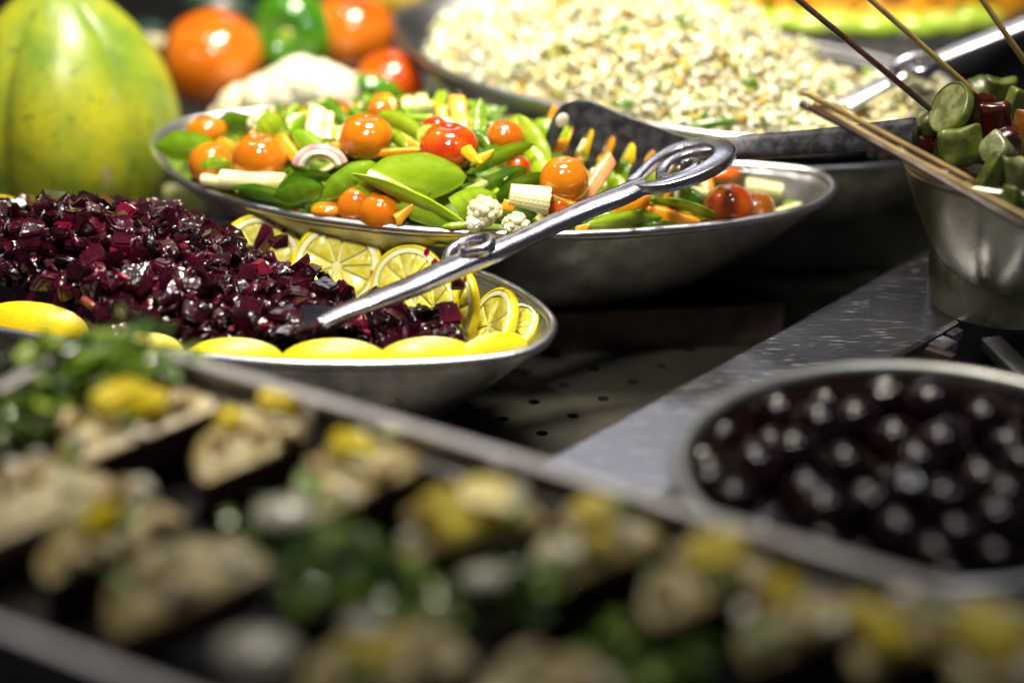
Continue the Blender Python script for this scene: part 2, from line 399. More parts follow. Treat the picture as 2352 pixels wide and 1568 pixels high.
# ------------------------------------------------------------------ SETTING: counter, void, platform, backdrop
u = V((math.cos(R(51)), math.sin(R(51)), 0)); vv = V((u.y, -u.x, 0))
org = at(1155, 962, 0); PT = 2.52
mb = MB(); K = 12; rr = .30
for i in range(-24, 40):
    for j in range(-26, 30):
        c = org + u * (i * PT) + vv * (j * PT)
        if not (-62 < c.x < 62 and -40 < c.y < 62): continue
        base = len(mb.v)
        sq = []
        for k in range(K):
            a = 2 * math.pi * k / K; q = max(abs(math.cos(a)), abs(math.sin(a)))
            sq.append(c + u * (math.cos(a) / q * PT / 2) + vv * (math.sin(a) / q * PT / 2))
        inn = [c + u * (math.cos(2 * math.pi * k / K) * rr) + vv * (math.sin(2 * math.pi * k / K) * rr) for k in range(K)]
        dn = [p - V((0, 0, .25)) for p in inn]
        # corners of the square need care: 12 directions miss them, so add explicit corner fans
        mb.v += [tuple(p) for p in sq + inn + dn]
        for k in range(K):
            k2 = (k + 1) % K
            mb.f.append((base + k2, base + k, base + K + k, base + K + k2))
            mb.f.append((base + K + k2, base + K + k, base + 2 * K + k, base + 2 * K + k2))
        for s0, (su, sv) in ((1, (1, 1)), (4, (-1, 1)), (7, (-1, -1)), (10, (1, -1))):
            cn = c + u * (su * PT / 2) + vv * (sv * PT / 2); mb.v.append(tuple(cn))
            mb.f.append((base + s0, len(mb.v) - 1, base + s0 + 1)[::-1])
counter = tag(obj('counter', mb.build('counter', M['counter'], smooth=False)), 'dark perforated steel counter under all the dishes', None, kind='structure')
vs, fs = box((-90, -75, -6), (90, 110, -4)); tag(obj('floor', mesh('floor', vs, fs, M['under'], False)), 'dark space under the perforated counter', None, kind='structure')
vs, fs = box((-90, 108, -4), (90, 111, 90)); tag(obj('background', mesh('background', vs, fs, M['back'], False)), 'dark maroon backdrop behind the vegetables', None, kind='structure')
yp = at(1990, 490, 3.5).y
vs, fs = box((-14.5, yp, 0.02), (70, 100, 3.5))
pl = obj('platform', mesh('platform', vs, fs, M['block'], False)); tag(pl, 'raised grey steel platform behind the vegetable salad dish', None, kind='structure')
md = pl.modifiers.new('b', 'BEVEL'); md.width = .002; md.segments = 3

# scratched strip beside the wells
A = at(1270, 1042, 5); B_ = at(2150, 560, 5); ud = (B_ - A).normalized(); nd = V((ud.y, -ud.x, 0))
Wd = (at(2062, 820, 5) - A).dot(nd)
a0, a1 = A - ud * 40, B_ + ud * 45
t = thing('divider_strip', 'scratched stainless steel strip running diagonally between the wells', 'metal strip', a0 + nd * Wd * .5)
o0 = a0 + nd * Wd * .5
pr = [(0, -.5), (0, 0), (Wd, 0), (Wd, -.5)]
def prism(pa, pb, pts_lz):
    """extrude a (lateral, z) polygon from pa to pb"""
    d = (pb - pa).normalized(); l = V((d.y, -d.x, 0)); n = len(pts_lz)
    vs = [pa + l * a + V((0, 0, b2)) for a, b2 in pts_lz] + [pb + l * a + V((0, 0, b2)) for a, b2 in pts_lz]
    fs = [tuple(range(n)), tuple(range(2 * n - 1, n - 1, -1))] + [(i, i + n, (i + 1) % n + n, (i + 1) % n) for i in range(n)]
    return vs, fs
vs, fs = prism(a0, a1, [(.25, 0), (Wd - .25, 0), (Wd, -.1), (Wd, -.5), (0, -.5), (0, -.1)]); obj('top_plate', mesh('top_plate', vs, fs, M['strip'], False, origin=o0), parent=t)
vs, fs = prism(a0, a1, [(.002, -.52), (.3, -.52), (.3, -4.98), (.002, -4.98)]); obj('side_plate', mesh('side_plate', vs, fs, M['block'], False, origin=o0), parent=t)
vs, fs = prism(a0, a1, [(Wd - .3, -.52), (Wd - .002, -.52), (Wd - .002, -4.98), (Wd - .3, -4.98)]); obj('side_plate', mesh('side_plate', vs, fs, M['block'], False, origin=o0), parent=t)
# bracket at its right edge and the well right of it
bp_ = at(2120, 797, 5)
t = thing('corner_bracket', 'small bright steel bracket at the right edge of the scratched strip', 'bracket', bp_)
for k, (a_, b_, c_, d_) in enumerate([(.1, 1.3, .9, 1.1), (1.7, 2.6, .4, .4)]):
    pa = bp_ + ud * a_ + nd * .25; pb = bp_ + ud * b_ + nd * .25
    vs, fs = prism(pa, pb, [(0, .25), (c_, .2), (c_, -.25), (0, -.25)]); obj('clip', mesh('clip', vs, fs, M['server'], False, origin=bp_), parent=t)
vs, fs = prism(bp_ + ud * -.3 + nd * .3, bp_ + ud * .2 + nd * .3, [(0, .1), (1.5, .1), (1.5, -3.4), (0, -3.4)]); obj('tab', mesh('tab', vs, fs, M['iron'], False, origin=bp_), parent=t)
wa = at(2100, 850, 1.6)
t = thing('well_pan', 'dull grey steel pan sunk beside the scratched strip', 'pan', V((wa.x + 10, wa.y + 6, 1.2)))
vs, fs = prism(a0 + nd * (Wd + .1), a1 + nd * (Wd + .1), [(0, -3.3), (30, -3.3), (30, -3.6), (0, -3.6)]); obj('pan_floor', mesh('pan_floor', vs, fs, M['block'], False, origin=(wa.x + 10, wa.y + 6, 1.2)), parent=t)
pa = at(2290, 800, 4.6); pb = at(2420, 930, 4.6)
vs, fs = sweep(smooth_curve([pa - (pb - pa) * .1, pa, pb], 12), rrect(1, 1), V((0, 0, 1)), False, [.55] * 12, [.35] * 12)
tag(obj('steel_bar', mesh('steel_bar', vs, fs, M['aludull'], angle=50)), 'pale steel bar lying between the ring stand and the cherry bowl', 'bar')

# ------------------------------------------------------------------ DISH A: beet tray
dA = Dish('beetroot_dish', 'cast aluminium boat dish holding the beetroot salad', 'serving dish',
    [(1276, 748), (1238, 800), (1120, 827), (900, 839), (640, 836), (410, 817), (200, 796), (0, 764), (-300, 715), (-560, 640), (-650, 575), (-560, 515), (-300, 478), (0, 463), (300, 476), (500, 503), (700, 533), (860, 560), (1000, 592), (1095, 622), (1175, 656), (1242, 700)],
    6.6, .05, .52, M['alu'], M['aludull'], power=.72)
dB = Dish('vegetable_dish', 'cast aluminium boat dish holding snow peas and cherry tomatoes', 'serving dish',
    [(1920, 435), (1898, 462), (1846, 485), (1740, 506), (1617, 522), (1450, 536), (1300, 541), (1100, 538), (900, 526), (700, 501), (560, 471), (450, 436), (385, 396), (353, 355), (352, 322), (400, 285), (520, 262), (700, 250), (900, 250), (1100, 268), (1300, 300), (1480, 340), (1640, 370), (1760, 380), (1860, 391), (1905, 410)],
    8.5, 2.35, .42, M['alu'], M['aludull'], power=.62)
dC = Dish('shredded_salad_dish', 'large aluminium dish heaped with pale shredded salad', 'serving dish',
    [(903, 48), (925, 98), (980, 142), (1060, 183), (1150, 214), (1274, 245), (1400, 274), (1574, 303), (1700, 317), (1850, 322), (2000, 315), (2110, 295), (2185, 258), (2210, 222), (2180, 185), (2120, 160), (2059, 142), (1950, 118), (1850, 98), (1750, 75), (1671, 54), (1550, 28), (1400, 5), (1200, -12), (1050, -5), (945, 15)],
    10, 3.55, .5, M['alu'], M['aludull'], power=.6)
# second dish nested under C: shows a second rim
pts = [at(px, py, 8.2) for px, py in [(1250, 300), (1400, 350), (1500, 374), (1617, 390), (1750, 392), (1900, 388), (2063, 376), (2200, 350), (2280, 300), (2260, 250), (2100, 215), (1800, 190), (1500, 190), (1300, 230)]]
dC2 = Dish('lower_dish', 'empty aluminium dish nested under the pale shredded salad dish', 'serving dish', None, 8.2, 3.52, .4, M['alu'], M['aludull'], world=pts, power=.5, th=.2, rim_r=.2)
dD = Dish('grated_carrot_dish', 'aluminium dish of orange grated carrot at the very back', 'serving dish',
    [(1540, 20), (1600, 44), (1700, 60), (1867, 78), (2034, 83), (2160, 81), (2260, 66), (2340, 40), (2400, -20), (2330, -110), (1900, -170), (1620, -110), (1530, -30)],
    9, 3.55, .55, M['alu'], M['aludull'], power=.6)

# riser under B
def bar(mb, pa, pb, h, th):
    d = (pb - pa).normalized(); l = V((d.y, -d.x, 0)) * th / 2; z = V((0, 0, h))
    vs = [pa - l, pb - l, pb + l, pa + l]; vs = vs + [p + z for p in vs]
    mb.add(vs, [(3, 2, 1, 0), (4, 5, 6, 7), (0, 1, 5, 4), (1, 2, 6, 5), (2, 3, 7, 6), (3, 0, 4, 7)])
p1 = at(1806, 697, 2.25); p2 = at(1150, 722, 2.25); p3 = at(1640, 612, 2.25)
for p in (p1, p2, p3): p.z = 0.02
dd = (p3 - p1).normalized(); p3 = p1 + dd * 9
t = thing('iron_riser', 'black flat-bar iron stand under the vegetable dish', 'stand', p1)
for a, b2 in ((p1, p2), (p3, p1), (p2, p3)):
    q = (b2 - a).normalized() * .12
    mbx = MB(); bar(mbx, a + q, b2 - q, 2.25, .28); o = obj('iron_bar', mbx.build('iron_bar', M['iron'], False, origin=p1), parent=t)
    md = o.modifiers.new('b', 'BEVEL'); md.width = .0008; md.segments = 2

# ------------------------------------------------------------------ beetroot heap
hA = dA.heap([(-45, 6.8), (-32, 8), (-25.6, 8.9), (-21, 9.5), (-16.5, 9.3), (-14, 8.2), (-11.7, 7.3), (-9.8, 7.0), (-8, 6.6), (-6, 6.4), (-3, 6.6), (-1.5, 6.3), (0, 5)], 4.9, ins=1.2, pw=.7)
def okA(x, y):
    sp = dA.span(x, 1.2); f = (y - sp[0]) / max(.1, sp[1] - sp[0])
    return x < -2.6 and f < float(np.interp(x, [-20, -16, -13, -9, -7.5, -6], [1.0, .84, .66, .60, .52, .48])) and f > float(np.interp(x, [-24, -21, -19, -10], [.17, .15, .06, .08]))
obj_ = tag(obj('beetroot_juice_bed', heap_mesh('beetroot_bed', dA, lambda x, y: hA(x, y) if okA(x, y) else 3.0, M['beetbed'], ins=1.3, amp=.5, dz=.12)), 'dark wet beetroot mass under the dice', 'beetroot', kind='stuff')
def chunk(m, rg, k=.16, sx=1, sy=1, sz=1, name='piece', jit=.16):
    bm = bmesh.new(); bmesh.ops.create_cube(bm, size=1)
    for v in bm.verts: v.co = V((v.co.x * sx, v.co.y * sy, v.co.z * sz)) + V((rg.uniform(-1, 1), rg.uniform(-1, 1), rg.uniform(-1, 1))) * jit
    bmesh.ops.bevel(bm, geom=bm.edges[:], offset=k * (.7 if jit < .2 else 1.0), segments=2, affect='EDGES', clamp_overlap=True)
    for v in bm.verts: v.co *= .01
    me = bpy.data.meshes.new(name); bm.to_mesh(me); bm.free(); me.materials.append(m)
    me.polygons.foreach_set('use_smooth', [True] * len(me.polygons)); me.set_sharp_from_angle(angle=R(48 if jit < .2 else 80))
    return me
rg = random.Random(11)
beet_meshes = [chunk(M['beet'], rg, .12, rg.uniform(.85, 1.3), rg.uniform(.75, 1.05), rg.uniform(.5, .9), 'beet_cube', .24) for _ in range(14)]
pts = []
tries = 0
while len(pts) < 290 and tries < 40000:
    tries += 1
    x = rg.uniform(-27.5, -2.6); sp = dA.span(x, 1.4)
    y = rg.uniform(sp[0], sp[1]); z = hA(x, y)
    if not okA(x, y): continue
    if all((x - a) ** 2 + (y - b2) ** 2 + (z - c) ** 2 > .92 ** 2 for a, b2, c in pts): pts.append((x, y, z))
extra = [(605, 566, 1.2), (640, 568, 1.0), (715, 632, 1.2), (690, 620, 1.0), (790, 668, 1.0), (745, 670, 1.0)]
def qrand(rg): return V((rg.gauss(0, 1), rg.gauss(0, 1), rg.gauss(0, 1))).normalized().to_track_quat('X', 'Z')
for (x, y, z) in pts:
    o = obj('beet_cube', rg.choice(beet_meshes), (x, y, z + rg.uniform(-.12, .22)), rot=qrand(rg))
    s = rg.uniform(.72, 1.2); o.scale = (s, s, s)
    tag(o, 'glossy dark purple beetroot dice in the heap on the left dish', 'beetroot dice', 'diced beetroot in the left dish')
for px, py, s in extra:
    p = hit(px, py + 12, hA) or at(px, py, 7.5)
    o = obj('beet_cube', rg.choice(beet_meshes), p + V((0, -.3, .5)), rot=qrand(rg)); o.scale = (s, s, s)
    tag(o, 'glossy dark purple beetroot dice in the heap on the left dish', 'beetroot dice', 'diced beetroot in the left dish')
mb = MB(); src = [chunk(M['beet'], rg, .1, rg.uniform(1, 1.7), rg.uniform(.4, .9), rg.uniform(.3, .6), 'scrap', .24) for _ in range(8)]
tmpl = [([v.co * 100 for v in s.vertices], [tuple(p.vertices) for p in s.polygons]) for s in src]
for _ in range(1500):
    x = rg.uniform(-38, -2.4); sp = dA.span(x, 1.3); y = rg.uniform(*sp); z = hA(x, y) - rg.uniform(-.2, .3)
    if not okA(x, y): continue
    mb.add(*rg.choice(tmpl), Matrix.Translation((x, y, z)) @ qrand(rg).to_matrix().to_4x4() @ Matrix.Scale(rg.uniform(.45, .95), 4))
beetsm = mat('wet_beet_crumbs', (.03, .001, .006), rough=.4, spec=.1, coat=1, bump=.5, bscale=150, coatr=.08, bdist=.0014, island=[(0, (.008, .0004, .002)), (.5, (.022, .0006, .005)), (.8, (.05, .001, .012)), (.965, (.26, .004, .03)), (.99, (.35, .08, .08))])
tag(obj('beetroot_crumbs', mb.build('beetroot_crumbs', beetsm)), 'small beetroot scraps between the dice', 'beetroot', kind='stuff')

# ------------------------------------------------------------------ lemon slices
def disc_ring(r0, r1, z0, z1, seg=48, wob=0):
    vs = []; fs = []
    prof = [(r0, z0), (r1 - .08, z0), (r1, z0 + .08), (r1, z1 - .08), (r1 - .08, z1), (r0, z1)]
    k = len(prof)
    for i in range(seg):
        a = 2 * math.pi * i / seg
        for r, z in prof: vs.append((r * math.cos(a), r * math.sin(a), z))
    for i in range(seg):
        for j in range(k):
            fs.append((i * k + j, ((i + 1) % seg) * k + j, ((i + 1) % seg) * k + (j + 1) % k, i * k + (j + 1) % k))
    return vs, fs
LR = 2.25
LV = {}
rind_me = mesh('rind', *disc_ring(LR - .17, LR, -.24, .24), M['lrind'], angle=60)
pith_me = None
vs, fs = disc_ring(LR - .48, LR - .172, -.235, .235)
mb = MB(); mb.add(vs, fs)
k0 = len(mb.v)
# membrane plate closing the disc under the segments
for z, sgn in ((.10, 1), (-.10, -1)):
    b0 = len(mb.v); mb.v += [((LR - .47) * math.cos(2 * math.pi * i / 48), (LR - .47) * math.sin(2 * math.pi * i / 48), z) for i in range(48)] 
    mb.f.append(tuple(range(b0, b0 + 48)) if sgn > 0 else tuple(range(b0 + 47, b0 - 1, -1)))
pith_me = mb.build('pith', [M['lpith'], mat('lemon_membrane', (.80, .75, .22), (.84, .80, .36), 200, rough=.25, coat=.6, sss=.3)], angle=60)
for p_ in list(pith_me.polygons)[-2:]: p_.material_index = 1
NS = 9
def seg_mesh(wd=1.0, ex=0.0):
    a = 2 * math.pi / NS * .5 * wd - .022; ro = LR - .50 - ex; vs = []; fs = []
    out = [(.22, 0)] + [(ro * math.cos(-a + 2 * a * i / 6), ro * math.sin(-a + 2 * a * i / 6)) for i in range(7)]
    n = len(out); c = V((ro * .62, 0))
    for z in (-.225, -.17, .17, .225):
        sh = .86 if abs(z) > .2 else 1
        for p in out: q = c + (V(p) - c) * sh; vs.append((q.x, q.y, z))
    for l in range(3):
        for i in range(n): fs.append((l * n + i, l * n + (i + 1) % n, (l + 1) * n + (i + 1) % n, (l + 1) * n + i))
    fs.append(tuple(range(n - 1, -1, -1))); fs.append(tuple(3 * n + i for i in range(n)))
    return mesh('segment', vs, fs, M['lflesh'], angle=60)
LV = []
for q in range(4):
    rq = random.Random(40 + q); ws = [rq.uniform(.62, 1.45) for _ in range(NS)]; tt = sum(ws); ang = 0; lst = []
    for x in ws:
        x = x * NS / tt; lst.append((seg_mesh(x, rq.uniform(-.02, .09)), ang + math.pi / NS * x)); ang += 2 * math.pi / NS * x
    LV.append(lst)
def lemon(px, py, z, nrm, label, s=1.0, spin=0, stain=False, half=False):
    p = at(px, py, z)
    r = thing('lemon_slice', label, 'lemon slice', p, 'lemon slices around the beetroot')
    r.rotation_mode = 'QUATERNION'; r.rotation_quaternion = V(nrm).normalized().to_track_quat('Z', 'Y')
    r.scale = (s, s, s)
    obj('rind', rind_me, parent=r); obj('pith', pith_me, parent=r)
    for i in range(NS):
        sm_, an_ = LV[int(abs(px)) % 4][i]; q = obj('segment', sm_, parent=r); q.rotation_euler = (0, 0, spin + an_)
    if stain:
        for k in range(5):
            rgk = random.Random(k + int(px)); a = stain + rgk.uniform(-.35, .35); rad = LR - rgk.uniform(.1, .5)
            vs_ = [(rad * math.cos(a) + .14 * rgk.uniform(.5, 1.4) * math.cos(j * .785), rad * math.sin(a) + .2 * rgk.uniform(.5, 1.4) * math.sin(j * .785), .25) for j in range(8)]
            vs_ += [(x * .98, y_ * .98, .236) for x, y_, _ in vs_]
            obj('stain', mesh('stain', vs_, [tuple(range(8))] + [(j, j + 8, (j + 1) % 8 + 8, (j + 1) % 8) for j in range(8)], M['juice'], False), parent=r)
    return r
lemon(598, 588, 6.0, (-.05, -.9, .42), 'lemon slice half buried behind the beetroot, left of the others in the back row', .98, .3, R(60))
lemon(775, 614, 6.0, (-.12, -.88, .50), 'largest upright lemon slice, stained red along its right edge, facing out', 1.06, .1, R(-10))
lemon(938, 655, 5.7, (-.38, -.80, .50), 'lemon slice just above the spiral server handle, right of the largest slice', .93, .2, R(50))
lemon(1000, 706, 5.3, (-.72, -.5, .3), 'lemon slice mostly hidden under the server handle, red with juice', .82, .4, R(0))
lemon(1052, 708, 5.6, (-.86, -.40, .22), 'thick lemon slice turned edge on with a dark beet crumb on top', .92, .5, R(90))
lemon(1128, 752, 5.4, (-.78, -.30, .50), 'lemon slice leaning in the pointed end of the dish', .92, .2)
lemon(1175, 758, 5.4, (-.55, -.25, .78), 'lemon slice lying nearest the pointed tip of the dish', .78, .6)
lemon(-6, 520, 6.4, (.1, -.6, .75), 'lemon slice at the far left back rim behind the beetroot', .8, .6)
p = at(1050, 655, 7.4)
o = obj('beet_crumb', beet_meshes[3], p, rot=qrand(rg)); o.scale = (.55, .5, .6); tag(o, 'single dark beet crumb sitting on the edge of a lemon slice', 'beetroot dice')
# lemon cheeks along the front wall
def cheek_mesh():
    vs = []; fs = []; seg = 32; ring = 9; r = 2.35; cap = R(62)
    for i in range(ring + 1):
        th = cap * i / ring
        for j in range(seg):
            ph = 2 * math.pi * j / seg; vs.append((r * math.sin(th) * math.cos(ph), r * math.sin(th) * math.sin(ph) , (r * math.cos(th) - r * math.cos(cap)) * .35))
    for i in range(ring):
        for j in range(seg): fs.append((i * seg + j, (i + 1) * seg + j, (i + 1) * seg + (j + 1) % seg, i * seg + (j + 1) % seg))
    return mesh('rind', vs, fs, M['lrind'])
ck = cheek_mesh(); seg = 32
vs = [(1.8 * math.cos(2 * math.pi * j / seg), 1.8 * math.sin(2 * math.pi * j / seg), z) for z in (.02, -.2) for j in range(seg)]
cut = mesh('pith', vs, [tuple(range(31, -1, -1))[::-1]] + [tuple(range(63, 31, -1))] + [(j, j + 32, (j + 1) % 32 + 32, (j + 1) % 32) for j in range(32)], M['lpith'], False)
for px, py, nx, lab, s in [(55, 742, -.15, 'lemon end piece at the left edge of the picture above the parsley', 1.45), (318, 804, .0, 'lemon end piece just right of the blurred parsley on the front rim', 1.0),
        (530, 822, .0, 'lemon end piece at the middle of the front rim, left of the small gap', 1.2), (765, 826, 0, 'lemon end piece on the front rim right of the small gap', 1.3), (985, 820, 0.1, 'lemon end piece on the front rim under the tip of the server', 1.2), (1150, 803, .5, 'lemon end piece on the front rim near the pointed end of the dish', .9)]:
    ow = V((nx, -1, 0)).normalized(); up_ = ow * -.30 + V((0, 0, .954)); nn = ow * .954 + V((0, 0, .30))
    p = at(px, py, 6.6) - up_ * (.50 * s) - ow * 1.0
    r = thing('lemon_end', lab, 'lemon piece', p, 'lemon end pieces along the front rim'); r.rotation_mode = 'QUATERNION'
    r.rotation_quaternion = nn.to_track_quat('Z', 'Y'); r.scale = (s, s * .46, s)
    obj('rind', ck, parent=r); obj('pith', cut, parent=r)

# ------------------------------------------------------------------ vegetable salad
hB = dB.heap([(-19, 8.6), (-17, 9.8), (-14, 10.7), (-9.5, 11.6), (-4, 12.1), (-1.5, 12), (1.6, 10.5), (5, 9.2), (8.3, 8.4), (11.6, 8.0), (15, 7.0), (17, 5.5)], 7.4, ins=.7, pw=.62)
tag(obj('salad_bed', heap_mesh('salad_bed', dB, lambda x, y: hB(x, y) - .5 if x < 13.2 else 2, M['mixbed'], ins=.6, amp=.4)), 'green mass of chopped vegetables under the salad pieces', 'salad', kind='stuff')
rg = random.Random(5)
def pod_geo(L, W, T, bend=0.0, cut=False, rg=rg, peas=True):
    n = 18; k = 14; vs = []; fs = []
    for i in range(n + 1):
        t = i / n; e = 1 if not cut else 0
        if cut: wf = min(1, (1 - t) * 3.2) ** .55 * (1 if t > .03 else .97)
        else: wf = (min(1, t * 3.4) ** .7) * (min(1, (1 - t) * 3.0) ** .55)
        wf = max(wf, .03)
        bum = 1 + (  .26 * math.sin(t * 4.3 * math.pi) ** 2 if peas else 0)
        for j in range(k):
            a = 2 * math.pi * j / k; c, s_ = math.cos(a), math.sin(a)
            y = c * W / 2 * wf; z = math.copysign(abs(s_) ** 1.25, s_) * T / 2 * wf * bum
            if abs(c) > .97: y *= 1.05; z += .05
            elif abs(c) > .85: z *= .72
            x = (t - .5) * L - (.25 * W * y / max(W, .1) if cut else 0)
            vs.append((x, y + .10 * W * math.sin(t * math.pi), z + bend * (1 - (2 * t - 1) ** 2)))
    for i in range(n):
        for j in range(k): fs.append((i * k + j, (i + 1) * k + j, (i + 1) * k + (j + 1) % k, i * k + (j + 1) % k))
    fs.append(tuple(range(k))); fs.append(tuple(n * k + j for j in range(k - 1, -1, -1)))
    return vs, fs
def stick_geo(L, W, T, bend=0, taper=1.0, rg=rg):
    n = 8; pr = rrect(1, 1, .4); k = len(pr); vs = []; fs = []
    for i in range(n + 1):
        t = i / n; s_ = 1 + (taper - 1) * t; s_ *= rg.uniform(.94, 1.05)
        if i in (0, n): s_ *= .88
        for a, b2 in pr: vs.append(((t - .5) * L + (.12 * a if i in (0, n) else 0), a * W / 2 * s_, b2 * T / 2 * s_ + bend * (1 - (2 * t - 1) ** 2)))
    for i in range(n):
        for j in range(k): fs.append((i * k + j, (i + 1) * k + j, (i + 1) * k + (j + 1) % k, i * k + (j + 1) % k))
    fs.append(tuple(range(k))); fs.append(tuple(n * k + j for j in range(k - 1, -1, -1)))
    return vs, fs
def corn_geo(L, r, taper=.6, cutflat=False):
    n = int(L / .055); k = 54; vs = []; fs = []
    rows = 9
    for i in range(n + 1):
        t = i / n; rad = r * (1 - (1 - taper) * t ** 1.5)
        if not cutflat: rad *= min(1, ((1 - t) * 6 + .05)) ** .5
        for j in range(k):
            a = 2 * math.pi * j / k
            q = abs(math.sin(a * rows)) ** .6 * abs(math.sin(t * L / .24 * math.pi + (int(a * rows / math.pi) % 2) * 1.57)) ** .6
            rr_ = rad * (1 - .085 * (1 - q)); vs.append(((t - .5) * L, rr_ * math.cos(a), rr_ * math.sin(a)))
    for i in range(n):
        for j in range(k): fs.append((i * k + j, (i + 1) * k + j, (i + 1) * k + (j + 1) % k, i * k + (j + 1) % k))
    fs.append(tuple(range(k))); fs.append(tuple(n * k + j for j in range(k - 1, -1, -1)))
    return vs, fs
GRP = {'snow_pea': 'snow pea pods in the vegetable dish', 'carrot_stick': 'carrot sticks in the vegetable dish', 'baby_corn': 'baby corn pieces in the vegetable dish', 'cherry_tomato': 'cherry tomatoes in the vegetable dish'}
def place(kind, x0, y0, x1, y1, w, ang, label, m, T=None, lift=.35, bend=0, cut=False, taper=1.0, d0=None, hf=None, cat=None):
    """an elongated piece whose ends stand where the photo shows them, on the heap surface"""
    hf = hf or hB
    cx, cy = (x0 + x1) / 2, (y0 + y1) / 2
    c = hit(cx, cy + w * .15, hf) or hit(cx, max(y0, y1) + 4, hf) or hit(cx, cy + 60, hf)
    dc = d0 if d0 else depth(c)
    P = []
    for x, y in ((x0, y0), (x1, y1)):
        q = hit(x, y, hf); dq = depth(q) if q else dc
        P.append(at_depth(x, y, .55 * dc + .45 * max(dc - 2, min(dc + 2, dq)) - lift))
    a, b2 = P; L = (b2 - a).length; mid = (a + b2) / 2
    W = w / (FPX / depth(mid)); ax = (b2 - a).normalized()
    n = (CAM - mid).normalized(); n = (n - ax * n.dot(ax)).normalized()
    n = Matrix.Rotation(R(ang), 3, ax) @ n
    T = T or {'snow_pea': .34, 'carrot_stick': W * .8}.get(kind, W)
    if kind == 'snow_pea': vs, fs = pod_geo(L, W / max(.45, math.cos(R(ang))), T, bend or random.uniform(-.28, .28), cut)
    elif kind == 'carrot_stick': vs, fs = stick_geo(L, W, T, bend, taper)
    else: vs, fs = corn_geo(L, W / 2, taper, cut)
    me = mesh(kind, vs, fs, m, angle=55)
    o = obj(kind, me, mid, rot=frame(ax, n).to_quaternion())
    return tag(o, label, cat or kind.replace('_', ' '), GRP.get(kind))
